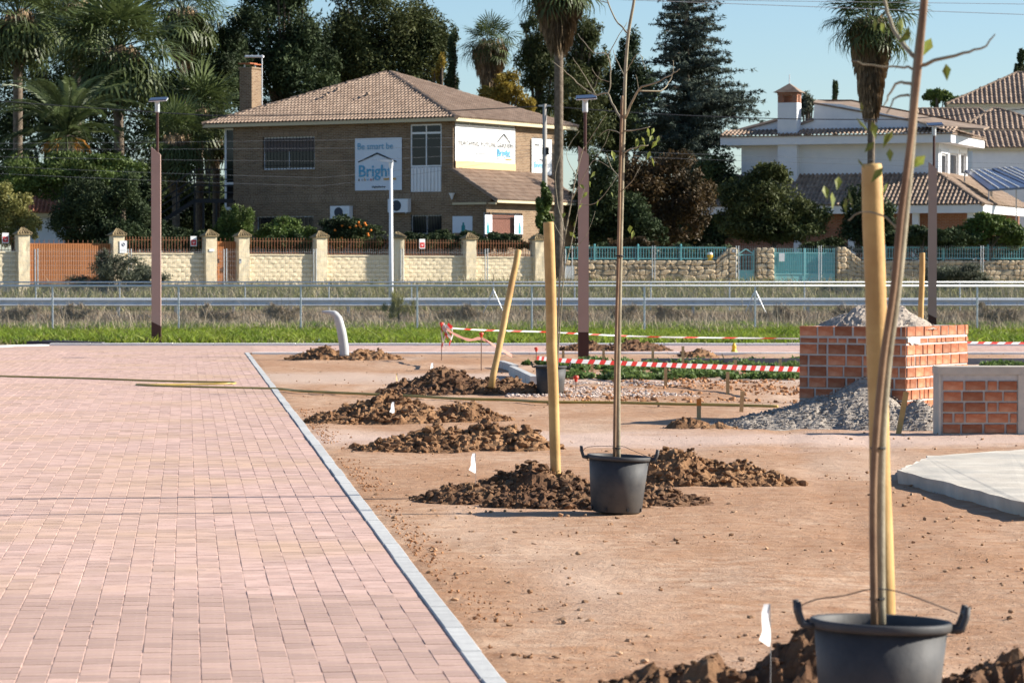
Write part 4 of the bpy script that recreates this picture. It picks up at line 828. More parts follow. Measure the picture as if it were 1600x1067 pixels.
for a, c in [(-60, 35), (183, 327), (378, 499.5), (499.5, 620), (620, 732.5), (732.5, 840)]:
    t0, t1 = WF.t(a)+(pw if a > 0 else 0), WF.t(c)-pw; zt = zwt((max(a, 0)+c)/2)-.06; hb = (zt-zB)/7; n = max(1, round((t1-t0)/.42)); lb = (t1-t0)/n
    core.box(t0, t1, .06, .2, zB-.4, zt-.002)
    for r_ in range(7):
        for i in range(n+(r_ % 2)):
            s, e = t0+(i-(.5 if r_ % 2 else 0))*lb, t0+(i+1-(.5 if r_ % 2 else 0))*lb; s, e = max(s, t0), min(e, t1)
            if (a < 0 and s < WF.t(-12)): continue
            o = link('block', random.choice(bvar), None, WL, ((s+e)/2, rnd(-.006, .006), zB+r_*hb), (0, 0, 0)); o.scale = ((e-s-.008)/.4, 1, (hb-.008)/.2)
    obj('coping', MB().box(t0-.004, t1+.004, -.05, .22, zt, zt+.06), m_block, WL)
    z1 = zcap((max(a, 0)+c)/2)-.02; npk = int((t1-t0)/.14)
    obj('railing_bar', MB().box(t0, t1, .06, .085, z1-.16, z1-.13), m_rust, WL); obj('railing_bar', MB().box(t0, t1, .06, .085, zt+.10, zt+.13), m_rust, WL)
    for i in range(npk):
        x = t0+(i+.5)*(t1-t0)/npk
        if x < WF.t(-12): continue
        o = link('picket', pick, None, WL, (x, .05, zt+.07)); o.scale = (1, 1, (z1-zt-.07)/1.08)
obj('wall_core', core, m_mortar, WL)
def slat_gate(name, label, a, c, ytop, nsl, handle):
    t0, t1 = WF.t(a)+pw+.03, WF.t(c)-pw-.03; g = thing(name, label, 'gate', (0, 150, 0), aW); zt = WF.z((a+c)/2, ytop); z0 = zB+.08
    obj('frame', MB().box(t0, t1, .02, .06, zt-.05, zt).box(t0, t1, .02, .06, z0, z0+.06).box(t0, t0+.05, .021, .06, z0+.06, zt-.05).box(t1-.05, t1, .021, .06, z0+.06, zt-.05), m_brown, g)
    w_ = (t1-t0)/nsl; sm = MB().box(-w_*.38, w_*.38, -.012, .012, z0+.02, zt-.02).mesh('slat'); sm.materials.append(m_brown)
    for i in range(nsl): link('slat', sm, None, g, (t0+(i+.5)*w_, 0, 0))
    obj('backing_sheet', MB().box(t0, t1, .066, .07, z0, zt-.01), M('brown_gate_backing', (.17, .06, .022), rough=.7), g)
    for i in range(nsl):
        if i % 2 == 0: o = link('spike', pick, None, g, (t0+(i+.5)*w_, .04, zt)); o.scale = (1, 1, .13)
    if handle: obj('handle', MB().box(t0+.12, t0+.16, -.06, -.01, zB+1.0, zB+1.2), m_black, g)
slat_gate('sliding_gate', 'wide brown slatted driveway gate in the cream wall', 35, 183, 380.5, 34, False)
slat_gate('pedestrian_gate', 'narrow brown slatted door between two cream pillars', 327, 378, 377.5, 9, True)
m_red = M('sign_red', (.55, .03, .03), rough=.5); m_blue = M('sign_blue_grey', (.05, .07, .12), rough=.5)
def alarm_sign(label, px, py):
    t = WF.t(px); z = WF.z(px, py); x, y = WF.w(t, .02); o = thing('alarm_sign', label, 'sign', (x, y, z), aW, 'red and white alarm signs on the railings'); obj('plate', MB().box(-.15, .15, -.01, .0, -.22, .22), m_white, o)
    obj('red_panel', MB().box(-.12, .12, -.016, -.0105, -.18, .06), m_red, o); obj('white_mark', MB().poly([(-.06, -.02), (0, -.12), (.06, -.02), (.03, -.02), (0, -.07), (-.03, -.02)], -.02, -.0165), m_white, o)
alarm_sign('red and white alarm sign on the railing at the far left edge', 9, 372); alarm_sign('red and white alarm sign on the railing left of the narrow door', 303, 377); alarm_sign('red and white alarm sign on the railing right of the white lamp post', 660, 381)
t = WF.t(189); x, y = WF.w(t, -pw-.02); s = thing('no_parking_sign', 'white no parking board on the pillar right of the driveway gate', 'sign', (x, y, WF.z(189, 386)), aW); obj('plate', MB().box(-.17, .17, -.012, 0, -.27, .27), m_white, s)
obj('disc', MB().poly([(.085*cos(k*pi/10), .10+.085*sin(k*pi/10)) for k in range(20)], -.017, -.0125), m_blue, s); obj('slash', MB().poly([(-.07, .15), (-.05, .17), (.07, .05), (.05, .03)], -.022, -.0175), m_white, s); obj('text_bar', MB().box(-.12, .12, -.016, -.0125, -.16, -.13), M('sign_grey', (.45, .45, .47)), s)
t = WF.t(327); x, y = WF.w(t, -pw-.02); s = thing('number_tile', 'small house number tile on the pillar left of the narrow door', 'sign', (x, y, WF.z(327, 391)), aW); obj('plate', MB().box(-.12, .12, -.01, 0, -.06, .06), m_white, s)
t = WF.t(371); x, y = WF.w(t, -pw-.02); s = thing('intercom', 'small grey intercom box on the pillar right of the narrow door', 'intercom', (x, y, WF.z(371, 408)), aW); obj('case', MB().box(-.06, .06, -.05, 0, -.1, .1), m_steel, s); obj('grille', MB().box(-.035, .035, -.055, -.0505, .02, .07), m_black, s)

# ---- temporary mesh panels in front of the walls
TF = Frame(0, 146.8, atan(.5)); tf = [(-30, 57), (57, 203), (203, 352), (352, 492), (492, 628), (628, 760), (760, 885)]
mp = thing('mesh_fence', 'temporary wire mesh fence panels in front of the cream wall', 'fence', (0, 146.8, 0), TF.al); b = MB(); k_ = 0
for a, c in tf:
    t0, t1 = TF.t(a)+.06, TF.t(c)-.06; zt = TF.z((a+c)/2, 389); z0 = gz(146)-.05
    for x in (t0, t1): obj('post', MB().tube([(x, 0, z0-.1), (x, 0, zt)], .028, 7), m_steel, mp)
    for z in np.arange(z0+.15, zt, .2): b.bar((t0, 0, z), (t1, 0, z), .006)
    for x in np.arange(t0, t1, .1): b.bar((x, 0, z0), (x, 0, zt), .0045)
tag(obj('wire_grid', b, m_steel, mp), None, None, kind='stuff')
SF0 = Frame(0, 149.0, atan(.25)); mp = thing('mesh_fence', 'temporary wire mesh fence panels in front of the stone wall', 'fence', (0, 149., 0), SF0.al); b = MB()
for a, c in [(892, 1021), (1021, 1152), (1152, 1281), (1281, 1405), (1405, 1534), (1534, 1660)]:
    t0, t1 = SF0.t(a)+.06, SF0.t(c)-.06; zt = SF0.z((a+c)/2, 384); z0 = gz(149)-.05
    for x in (t0, t1): obj('post', MB().tube([(x, 0, z0-.1), (x, 0, zt)], .028, 7), m_steel, mp)
    for z in np.arange(z0+.15, zt, .2): b.bar((t0, 0, z), (t1, 0, z), .006)
    for x in np.arange(t0, t1, .1): b.bar((x, 0, z0), (x, 0, zt), .0045)
tag(obj('wire_grid', b, m_steel, mp), None, None, kind='stuff')

# ================================================================== STONE WALL WITH TURQUOISE RAILINGS
aS = atan(.25); SF = Frame(0, 152, aS); zS = gz(152)-.02
SW = thing('stone_wall', 'rubble stone garden wall with turquoise railings on top', 'wall', (0, 152, 0), aS)
score = MB()
def stones(t0, t1, z0, ztop, ch=.25, cw=.31, y0=0.):
    rs = random.Random(int(t0*100)); nz_ = max(1, round((max(ztop(t0), ztop(t1))-z0)/ch)); nt_ = max(1, round((t1-t0)/cw)); P = {}
    for j in range(nz_+1):
        for i in range(nt_+1):
            t = t0+(t1-t0)*i/nt_; jx = 0 if i in (0, nt_) else rs.uniform(-.10, .10); jz = 0 if j in (0, nz_) else rs.uniform(-.085, .085); t += jx; zt = ztop(min(max(t, t0), t1)); P[i, j] = (t+(.5*cw*.6*(j % 2)-.1 if 0 < i < nt_ else 0), z0+(zt-z0)*j/nz_+jz)
    for j in range(nz_):
        i = 0
        while i < nt_:
            w_ = 2 if (rs.random() < .18 and i < nt_-1) else 1; q = [P[i, j], P[i+w_, j], P[i+w_, j+1], P[i, j+1]]; i += w_
            cx_, cz_ = sum(p[0] for p in q)/4, sum(p[1] for p in q)/4; oct_ = []
            for a_, b_ in zip(q, q[1:]+q[:1]):
                for f_ in (rs.uniform(.14, .3), rs.uniform(.7, .86)): oct_.append((lerp(a_[0], b_[0], f_)-cx_, lerp(a_[1], b_[1], f_)-cz_))
            oct_ = [(x*.96, z*.95) for x, z in oct_]; d = rs.uniform(.03, .075); n = 8
            V = [(x, .05, z) for x, z in oct_]+[(x, -d*.35, z) for x, z in oct_]+[(x*.72+rs.uniform(-.01, .01), -d+rs.uniform(-.012, .012), z*.72) for x, z in oct_]
            m_ = MB().add(V, [(k, (k+1) % n, (k+1) % n+n, k+n) for k in range(n)]+[(k+n, (k+1) % n+n, (k+1) % n+2*n, k+2*n) for k in range(n)]+[tuple(range(2*n, 3*n))]); obj('stone', m_, m_stone, SW, (cx_, y0, cz_))
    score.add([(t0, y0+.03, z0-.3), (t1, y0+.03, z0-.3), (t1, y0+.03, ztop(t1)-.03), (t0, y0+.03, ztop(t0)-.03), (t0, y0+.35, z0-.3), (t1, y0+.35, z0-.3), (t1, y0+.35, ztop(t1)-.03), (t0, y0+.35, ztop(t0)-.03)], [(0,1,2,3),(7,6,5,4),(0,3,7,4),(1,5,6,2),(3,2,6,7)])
sz = lambda px, py: SF.z(px, py); st = SF.t
flat = lambda z: (lambda t: z)
stones(st(884), st(1118), zS, flat(sz(1000, 407)))
ta, tb = st(1118), st(1138); stones(ta, tb, zS, lambda t: lerp(sz(1118, 407), sz(1138, 388), (t-ta)/(tb-ta)))
stones(st(1138), st(1152), zS, flat(sz(1145, 387)), .3, .42); stones(st(1181), st(1209), zS, flat(sz(1195, 387)), y0=-.05); stones(st(1307), st(1322), zS, flat(sz(1315, 386)), y0=-.05)
tc, td = st(1322), st(1346); stones(tc, td, zS, lambda t: lerp(sz(1322, 387), sz(1346, 407), (t-tc)/(td-tc))); stones(st(1346), st(1612), zS, flat(sz(1480, 407)))
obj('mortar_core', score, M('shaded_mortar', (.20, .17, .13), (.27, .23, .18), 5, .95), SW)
bal = MB().box(-.014, .014, -.014, .014, 0, 1).mesh('baluster'); bal.materials.append(m_teal)
def rail(a, c, posts):
    t0, t1 = st(a), st(c); z0, z1 = sz((a+c)/2, 406), sz((a+c)/2, 386); R_ = obj('top_rail', MB().box(t0, t1, .1, .15, z1-.05, z1), m_teal, SW); obj('bottom_rail', MB().box(t0, t1, .1, .15, z0+.03, z0+.08), m_teal, SW); n = int((t1-t0)/.135)
    for i in range(n): o = link('baluster', bal, None, SW, (t0+(i+.5)*(t1-t0)/n, .125, z0+.08)); o.scale = (1, 1, z1-.05-z0-.08)
    for p in posts: obj('rail_post', MB().box(st(p)-.04, st(p)+.04, .08, .17, z0-.05, z1+.06).lathe([(.05, z1+.06), (.06, z1+.09), (0, z1+.16)], 8, (st(p), .125, 0)), m_teal, SW)
rail(884, 1136, [930, 998, 1065]); rail(1348, 1612, [1384, 1475, 1545])
def teal_gate(name, label, a, c, ytop, ymid, nb, peak=False):
    t0, t1 = st(a)+.02, st(c)-.02; z0 = zS+.08; zt, zm = sz((a+c)/2, ytop), sz((a+c)/2, ymid); x, y = SF.w(0, .12); g = thing(name, label, 'gate', (x, y, 0), aS)
    obj('lower_panel', MB().box(t0, t1, -.01, .01, z0, zm), m_teald, g); obj('frame', MB().box(t0, t0+.06, -.03, .03, z0, zt).box(t1-.06, t1, -.03, .03, z0, zt).box(t0+.06, t1-.06, -.03, .03, zm, zm+.06).box(t0+.06, t1-.06, -.03, .03, zt-.25, zt-.2), m_teald, g)
    for i in range(nb): o = link('bar', bal, None, g, (t0+.06+(i+.5)*(t1-t0-.12)/nb, -.015, zm+.06)); o.scale = (1.1, 1.1, zt-zm-(.06 if not peak else .28))
    if peak: obj('gable_frame', MB().bar((t0, 0, zt-.2), ((t0+t1)/2, 0, zt+.06), .05).bar((t1, 0, zt-.2), ((t0+t1)/2, 0, zt+.06), .05), m_teald, g)
    else: obj('sheet', MB().box(t0+.06, t1-.06, .005, .012, zm+.06, zt-.25), m_teald, g); obj('meeting_stile', MB().box((t0+t1)/2-.05, (t0+t1)/2+.05, -.04, -.031, z0, zt), m_teald, g)
teal_gate('pedestrian_gate', 'narrow turquoise gate with a small gabled top in the stone wall', 1153, 1180, 391, 424, 5, True); teal_gate('driveway_gate', 'wide turquoise double gate between stone pillars', 1210, 1306, 388, 429, 26)
def on_wall(name, label, cat, px, py, b): t = st(px); x, y = SF.w(t, b); return thing(name, label, cat, (x, y, sz(px, py)), aS)
s = on_wall('white_board', 'small blank white board on the wide turquoise gate', 'sign', 1222, 402, .05); obj('plate', MB().box(-.14, .14, -.01, 0, -.2, .2), m_white, s)
s = on_wall('number_sign', 'dark house number sign reading 20 beside the narrow turquoise gate', 'sign', 1145, 392, -.13); obj('plate', MB().box(-.1, .1, -.01, 0, -.09, .09), m_black, s); text('20', .16, m_white, s, (-.085, -.012, -.055), bold=.004)
s = on_wall('yellow_bucket', 'yellow and grey bucket standing behind the turquoise railing', 'bucket', 1111, 401, .2); obj('body', MB().lathe([(0, -.25), (.15, -.25), (.15, .1), (.0, .1)], 14), m_yellow, s); obj('lid', MB().lathe([(.15, .1), (.12, .2), (0, .22)], 14), m_white, s)
s = on_wall('meter_box', 'grey metal meter box in the left end of the stone wall', 'meter box', 888, 426, -.12); obj('case', MB().box(-.25, .25, -.03, .05, -.32, .32), m_steel, s); obj('door', MB().box(-.2, .2, -.04, -.031, -.27, .27), m_steelw, s)

# ================================================================== HOUSES
def brick_wall_mat(name, c1, c2, mort, sc=1.0, bw=.29, rh=.085, vert=False):
    m = bpy.data.materials.new(name); m.use_nodes = True; t = m.node_tree; N = t.nodes; L = t.links; b = N['Principled BSDF']; b.inputs['Roughness'].default_value = .9; b.inputs['Specular IOR Level'].default_value = .2
    tc = N.new('ShaderNodeTexCoord'); sp = N.new('ShaderNodeSeparateXYZ'); L.new(tc.outputs['Object'], sp.inputs[0]); ad = N.new('ShaderNodeMath'); L.new(sp.outputs[0], ad.inputs[0]); L.new(sp.outputs[1], ad.inputs[1])
    cb = N.new('ShaderNodeCombineXYZ'); L.new(ad.outputs[0], cb.inputs[1 if vert else 0]); L.new(sp.outputs[2], cb.inputs[0 if vert else 1])
    br = N.new('ShaderNodeTexBrick'); L.new(cb.outputs[0], br.inputs['Vector']); br.inputs['Scale'].default_value = sc; br.inputs['Brick Width'].default_value = bw; br.inputs['Row Height'].default_value = rh; br.inputs['Mortar Size'].default_value = .014; br.inputs['Mortar Smooth'].default_value = .2
    br.inputs['Color1'].default_value = (*c1, 1); br.inputs['Color2'].default_value = (*c2, 1); br.inputs['Mortar'].default_value = (*mort, 1); br.inputs['Bias'].default_value = .1
    n = N.new('ShaderNodeTexNoise'); n.inputs['Scale'].default_value = 1.3; n.inputs['Detail'].default_value = 5; L.new(tc.outputs['Object'], n.inputs['Vector']); mr = N.new('ShaderNodeMapRange'); L.new(n.outputs[0], mr.inputs[0]); mr.inputs[3].default_value = .65; mr.inputs[4].default_value = 1.3
    hs = N.new('ShaderNodeHueSaturation'); L.new(br.outputs[0], hs.inputs['Color']); L.new(mr.outputs[0], hs.inputs['Value']); L.new(hs.outputs[0], b.inputs['Base Color'])
    bp = N.new('ShaderNodeBump'); bp.invert = True; bp.inputs['Distance'].default_value = .01; L.new(br.outputs['Fac'], bp.inputs['Height']); L.new(bp.outputs[0], b.inputs['Normal']); return m
m_hb = brick_wall_mat('tan_facing_brick', (.16, .092, .052), (.26, .17, .10), (.33, .265, .19)); m_hbv = brick_wall_mat('soldier_course_brick', (.17, .10, .06), (.26, .17, .10), (.36, .29, .21), vert=True)
m_rb = brick_wall_mat('red_house_brick', (.30, .11, .06), (.38, .15, .085), (.34, .26, .2))
def panel(a0, a1, z0, z1, ops, dep=.18):
    """vertical wall sheet in x,z at y=0 with real openings and reveals"""
    xs_ = sorted({a0, a1, *[o[0] for o in ops], *[o[1] for o in ops]}); zs_ = sorted({z0, z1, *[o[2] for o in ops], *[o[3] for o in ops]}); b = MB()
    for xa, xb in zip(xs_, xs_[1:]):
        for za, zb in zip(zs_, zs_[1:]):
            cx_, cz_ = (xa+xb)/2, (za+zb)/2
            if not any(o[0] < cx_ < o[1] and o[2] < cz_ < o[3] for o in ops): b.add([(xa, 0, za), (xb, 0, za), (xb, 0, zb), (xa, 0, zb)], [(0, 1, 2, 3)])
    for (a, c, z, y) in ops: b.add([(a,0,z),(c,0,z),(c,0,y),(a,0,y),(a,dep,z),(c,dep,z),(c,dep,y),(a,dep,y)], [(0,4,5,1),(1,5,6,2),(2,6,7,3),(3,7,4,0)])
    return b
def window(parent, op, rot, frame=.06, mull=1, trans=None, dep=.12, shutter=0, bars=0, sill=True):
    a, c, z0, z1 = op; w_ = obj('window', MB().box(a, c, dep-.03, dep+.03, z0, z0+frame).box(a, c, dep-.03, dep+.03, z1-frame, z1).box(a, a+frame, dep-.03, dep+.03, z0+frame, z1-frame).box(c-frame, c, dep-.03, dep+.03, z0+frame, z1-frame), m_white, parent, rot=(0, 0, rot))
    xsx = [a+frame+(c-a-2*frame)*i/(mull+1) for i in range(mull+2)]
    for x in xsx[1:-1]: obj('mullion', MB().box(x-.03, x+.03, dep-.028, dep+.028, z0+frame, z1-frame), m_white, w_)
    for xa, xb in zip(xsx, xsx[1:]): obj('pane', MB().box(xa, xb, dep-.006, dep+.006, z0+frame, z1-frame), m_glass, w_)
    if trans: obj('transom', MB().box(a+frame, c-frame, dep-.029, dep+.029, trans-.05, trans+.05), m_white, w_)
    if shutter: obj('roller_shutter', MB().box(a+frame, c-frame, dep-.05, dep-.031, z1-shutter, z1-frame), M('brown_shutter', (.13, .10, .09), rough=.7), w_)
    for i in range(bars): x = a+(i+.5)*(c-a)/bars; obj('bar', MB().bar((x, -.03, z0-.05), (x, -.03, z1+.02), .022), m_black, w_)
    if bars: obj('grille_rail', MB().box(a, c, -.045, -.018, z0+.2, z0+.225).box(a, c, -.045, -.018, z1-.225, z1-.2), m_black, w_)
    if sill: obj('sill', MB().box(a-.05, c+.05, -.05, dep-.035, z0-.07, z0-.003), m_hb if parent.name.startswith('brick_house') else m_white, w_)
    return w_
def tiles(name, parent, O, e, d, inside, U, Vm, mat, tw=.215, tl=.37):
    O, e, d = [np.array(k, float) for k in (O, e, d)]; n = np.cross(e, d); n = n if n[2] > 0 else -n
    pr = [(0, 0), (.15, .055), (.38, .085), (.6, .055), (.72, 0), (1, 0)]; k = len(pr); VV, QQ, TT = [], [], []; o = 0
    for j in range(int(Vm/tl)+1):
        for i in range(int(U/tw)+1):
            uc, vc = (i+.5)*tw, (j+.45)*tl
            if not inside(uc, vc): continue
            lo = [O+e*(i+p)*tw+d*(j*tl-.04)+n*(h+.035) for p, h in pr]; hi = [O+e*(i+p)*tw+d*(j+1)*tl+n*h for p, h in pr]; lp = [O+e*(i+p)*tw+d*(j*tl-.035)+n*(h-.01) for p, h in pr]
            VV += lo+hi+lp; f = [(o+q, o+q+1, o+k+q+1, o+k+q) for q in range(k-1)]+[(o+2*k+q, o+2*k+q+1, o+q+1, o+q) for q in range(k-1)]; QQ += f; TT += [random.random()]*len(f); o += 3*k
    return tag(link(name, npmesh(name, np.array(VV), np.array(QQ), TT), mat, parent), None, None, kind='stuff')
def ridge(parent, p, q, mat, r=.11, L=.42, sag=0):
    p, q = np.array(p, float), np.array(q, float); D = np.linalg.norm(q-p); n = max(1, int(D/L)); d = (q-p)/D
    for i in range(n): a = p+d*(i*D/n-.03); b_ = p+d*((i+1)*D/n+.02); obj('ridge_tile', MB().tube([(0, 0, 0), tuple(b_-a)], [r*1.12, r*.9], 8), mat, parent, tuple(a+np.array([0, 0, rnd(.0, .02)])))
def hip_roof(parent, x0, x1, y0, y1, ze, za, r0, r1, mat, tw=.215, tl=.37, faces='fr', soffit=m_fascia, rt=None):
    """rectangular hip roof, ridge from (r0,ym) to (r1,ym)"""
    ym = (y0+y1)/2; A, B = np.array([r0, ym, za]), np.array([r1, ym, za]); r = obj('roof', MB().add([(x0, y0, ze), (x1, y0, ze), (x1, y1, ze), (x0, y1, ze), tuple(A-[0, 0, .03]), tuple(B-[0, 0, .03])], [(0,1,5,4),(1,2,5),(2,3,4,5),(3,0,4),(0,3,2,1)]), mat, parent)
    def plane(P, Q, T0, T1):
        P, Q, T0, T1 = [np.array(k, float) for k in (P, Q, T0, T1)]; e = Q-P; U = np.linalg.norm(e); e /= U; w_ = T0-P; d = w_-e*w_.dot(e); Vm = np.linalg.norm(d); d /= Vm; ua, ub = w_.dot(e), (T1-P).dot(e)
        tiles('roof_tiles', r, P, e, d, lambda u, v: u > ua*v/Vm and u < U-(U-ub)*v/Vm and v < Vm, U, Vm, mat, tw, tl)
    if 'f' in faces: plane((x0, y0, ze), (x1, y0, ze), A, B)
    if 'r' in faces: plane((x1, y0, ze), (x1, y1, ze), B, B)
    if 'l' in faces: plane((x0, y1, ze), (x0, y0, ze), A, A)
    rm = rt or mat
    for p, q in (((x0, y0, ze), A), ((x1, y0, ze), B), ((x1, y1, ze), B)): ridge(r, p, tuple(q), rm)
    if r1-r0 > .3: ridge(r, tuple(A), tuple(B), rm)
    return r
# ---- the brick school house
th = R(30); HX = (708-800)/F*158; HY = 158.; hf = Frame(HX, HY, -th); hr = Frame(HX, HY, pi/2-th)
HS = thing('brick_house', 'two storey brown brick house with a hipped tile roof and large school banners', 'house', (HX, HY, 0), -th)
hL = -hf.t(365); hW = hr.t(879); ze = hf.z(708, 189.5); g0 = gz(160)-.3; q2 = pi/2
def fo(x0, y0, x1, y1, f=hf, b=0): return (f.t(x0, b), f.t(x1, b), f.z((x0+x1)/2, y1, b), f.z((x0+x1)/2, y0, b))
wA = fo(411, 214, 492, 265); wB = fo(641, 194, 690, 300); wC = fo(642, 336, 690, 366); wA2 = fo(402, 338, 490, 372)
obj('front_wall', panel(-hL, 0, g0, ze, [wA, wB, wC, wA2]), m_hb, HS)
rB = fo(711, 193, 806, 265, hr); rC = fo(831, 216, 862, 274, hr)
obj('side_wall', panel(.002, hW, g0, ze, [rB, rC]), m_hb, HS, rot=(0, 0, q2))
obj('back_wall', MB().box(-hL+.02, -.02, hW-.1, hW, g0, ze-.01).box(-hL, -hL+.1, .02, hW-.1, g0, ze-.01), m_hb, HS)
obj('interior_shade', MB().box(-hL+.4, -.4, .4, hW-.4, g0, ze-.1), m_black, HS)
window(HS, wA, 0, .07, 1, None, .12, .75, 16); window(HS, wC, 0, .05, 1, None, .12, 0, 12); window(HS, wA2, 0, .05, 1, None, .1, 0, 14)
a, c, z0, z1 = wB; zm = hf.z(665, 261); window(HS, (a, c, zm, z1), 0, .08, 1, hf.z(665, 208), .08, 0, 0, False)
pn = obj('ribbed_panel', MB().box(a, c, .06, .09, z0, zm-.02), m_white, HS)
for i in range(9): x = a+(i+.5)*(c-a)/9; obj('rib', MB().box(x-.05, x+.05, .0, .058, z0+.04, zm-.05), m_white, pn)
window(HS, rB, q2, .07, 3, None, .1, 0, 0, False); window(HS, rC, q2, .06, 0, None, .1, 0, 0, True)
obj('soldier_course', MB().box(-hL, -.02, -.02, -.001, hf.z(540, 316), hf.z(540, 303)), m_hbv, HS)
obj('soldier_course', MB().box(wA[0]-.35, wA[1]+.2, -.03, -.001, wA[3]+.0, wA[3]+.28), m_hbv, HS)
ov = .85; x0, x1, y0, y1 = -hL-ov-.75, ov*.55, -ov*.55, hW+ov*.6+.3; apx = hf.z(610, 113, hW/2)
hip_roof(HS, x0, x1, y0, y1, ze+.16, apx, (x0+x1)/2-.3, (x0+x1)/2-.1, m_tile)
obj('fascia', MB().box(x0, x1, y0, y0+.06, ze-.02, ze+.155).box(x1-.06, x1, y0+.06, y1, ze-.02, ze+.155).box(x0, x0+.06, y0+.06, y1, ze-.02, ze+.155), m_fascia, HS)
obj('soffit', MB().box(x0+.06, x1-.06, y0+.06, y1-.06, ze+.0, ze+.03), m_fascia, HS)
# roof vents
for (px, py) in ((512, 144), (577, 144), (530, 132)): b_ = 2.6 if py > 140 else 3.4; obj('roof_vent', MB().tube([(0, 0, 0), (0, -.2, .03)], [.07, .08], 8), m_tile, HS, (hf.t(px, b_), b_, ze+.35+(b_+.4)*.43))
# porch on the sunny side
pt = hf.t(779); pz0, pz1 = hf.z(708, 264), hf.z(779, 313); pW = hr.t(846); pe = .35
pw1 = fo(760, 333, 816, 372, Frame(*hf.w(pt-pe-.1), pi/2-th))
PX = pt-pe-.1
obj('porch_wall', panel(.002, pW-.3, g0, pz1-.05, [(pw1[0], pw1[1], pw1[2], pw1[3])]), m_hb, HS, (PX, 0, 0), (0, 0, q2))
obj('porch_gable', MB().poly([(.01, g0), (PX-.002, g0), (PX-.002, pz1-.05), (PX-.002, pz1+.12), (.01, pz0-.1)], .0, .12), m_hb, HS)
wn = window(HS, pw1, q2, .05, 0, None, .12, 0, 18, True); wn.location = (PX, 0, 0)
obj('porch_shutter', MB().box(pw1[0]+.06, pw1[1]-.06, .09, .10, pw1[2]+.05, pw1[3]-.1), M('terracotta_blind', (.30, .13, .09), rough=.7), HS, (PX, 0, 0), (0, 0, q2))
dv = np.array([-(pt), 0, pz0-pz1]); Vm = np.linalg.norm(dv); dv /= Vm
pr_ = obj('porch_roof', MB().add([(pt, -.2, pz1), (pt, pW, pz1), (.03, pW, pz0), (.03, -.2, pz0), (pt, -.2, pz1-.1), (pt, pW, pz1-.1), (.03, pW, pz0-.1), (.03, -.2, pz0-.1)], [(0,1,2,3),(7,6,5,4),(0,4,5,1),(1,5,6,2),(2,6,7,3),(3,7,4,0)]), m_tile, HS)
tiles('roof_tiles', pr_, (pt, -.2, pz1+.01), (0, 1, 0), dv, lambda u, v: u < pW+.2 and v < Vm-.05, pW+.2, Vm, m_tile); obj('porch_fascia', MB().box(pt+.002, pt+.06, -.2, pW, pz1-.12, pz1-.0).box(0.1, pt, -.26, -.202, pz1-.2, pz1-.1), m_fascia, pr_)
# glazed white door unit and chimney
zd0, zd1 = hf.z(355, 328), hf.z(355, 200); xa, xb = hf.t(346), -hL-.004
dr = obj('door', MB().box(xa, xa+.12, .3, .4, zd0, zd1).box(xb-.16, xb, .3, .4, zd0, zd1).box(xa+.12, xb-.16, .3, .4, zd1-.12, zd1).box(xa+.12, xb-.16, .3, .4, zd0, zd0+.15).box(xa+.12, xb-.16, .3, .4, zd0+1.3, zd0+1.42), m_white, HS); obj('pane', MB().box(xa+.12, xb-.16, .33, .36, zd0+.15, zd1-.12), m_glass, dr)
cY = 3.2; ca, cb_ = hf.t(375, cY), hf.t(394, cY); cz0, cz1 = hf.z(390, 168, cY), hf.z(390, 108, cY)
chm = obj('chimney', MB().box(ca, cb_, cY, cY+.9, cz0-.5, cz1), m_hb, HS); obj('chimney_top', MB().box(ca-.05, cb_+.05, cY-.05, cY+.95, cz1+.002, cz1+.1), m_hb, chm)
obj('terracotta_cover', MB().box(ca-.15, ca+.6, cY+.1, cY+.8, cz1+.28, cz1+.33), m_terrac, chm, rot=(0, 0, 0)); obj('terracotta_cover', MB().box(ca+.64, cb_+.1, cY+.1, cY+.8, cz1+.22, cz1+.27), m_terrac, chm); obj('cover_leg', MB().bar((ca+.05, cY+.4, cz1+.1), (ca+.05, cY+.4, cz1+.28), .05).bar((cb_-.05, cY+.4, cz1+.1), (cb_-.05, cY+.4, cz1+.24), .05), m_steel, chm)
an = thing('roof_antenna', 'white antenna arm on a steel mast beside the brick chimney', 'antenna', hf.w(hf.t(410, cY), cY)+(hf.z(410, 155, cY),), -th); h_ = hf.z(410, 86, cY)-an.location[2]; obj('mast', MB().tube([(0, 0, -.6), (0, 0, h_)], .03, 7), m_steelw, an); obj('arm', MB().tube([(.1, 0, h_-.1), (-1.05, 0, h_-.05)], .06, 8), m_white, an)
# air conditioners
def aircon(label, x0_, y0_, x1_, y1_):
    a, c, z0, z1 = fo(x0_, y0_, x1_, y1_, hf, -.35); x, y = hf.w((a+c)/2, -.35); t = thing('air_conditioner', label, 'air conditioner', (x, y, (z0+z1)/2), -th, 'air conditioner units on the shaded brick wall'); w2, h2 = (c-a)/2, (z1-z0)/2
    obj('casing', MB().box(-w2, w2, 0, .32, -h2, h2), m_white, t); obj('fan_grille', MB().poly([(-.12*w2+.8*h2*cos(k*pi/12), .8*h2*sin(k*pi/12)) for k in range(24)], -.012, -.001), M('dark_grille', (.05, .055, .07), rough=.6), t); obj('bracket', MB().box(-w2+.1, -w2+.16, .02, .35, -h2-.06, -h2-.002).box(w2-.16, w2-.1, .02, .35, -h2-.06, -h2-.002), m_steel, t)
aircon('white air conditioner low on the brick wall above the orange bush', 516, 322, 546, 342); aircon('white air conditioner on the brick wall right of the white lamp post', 606, 311, 637, 332)
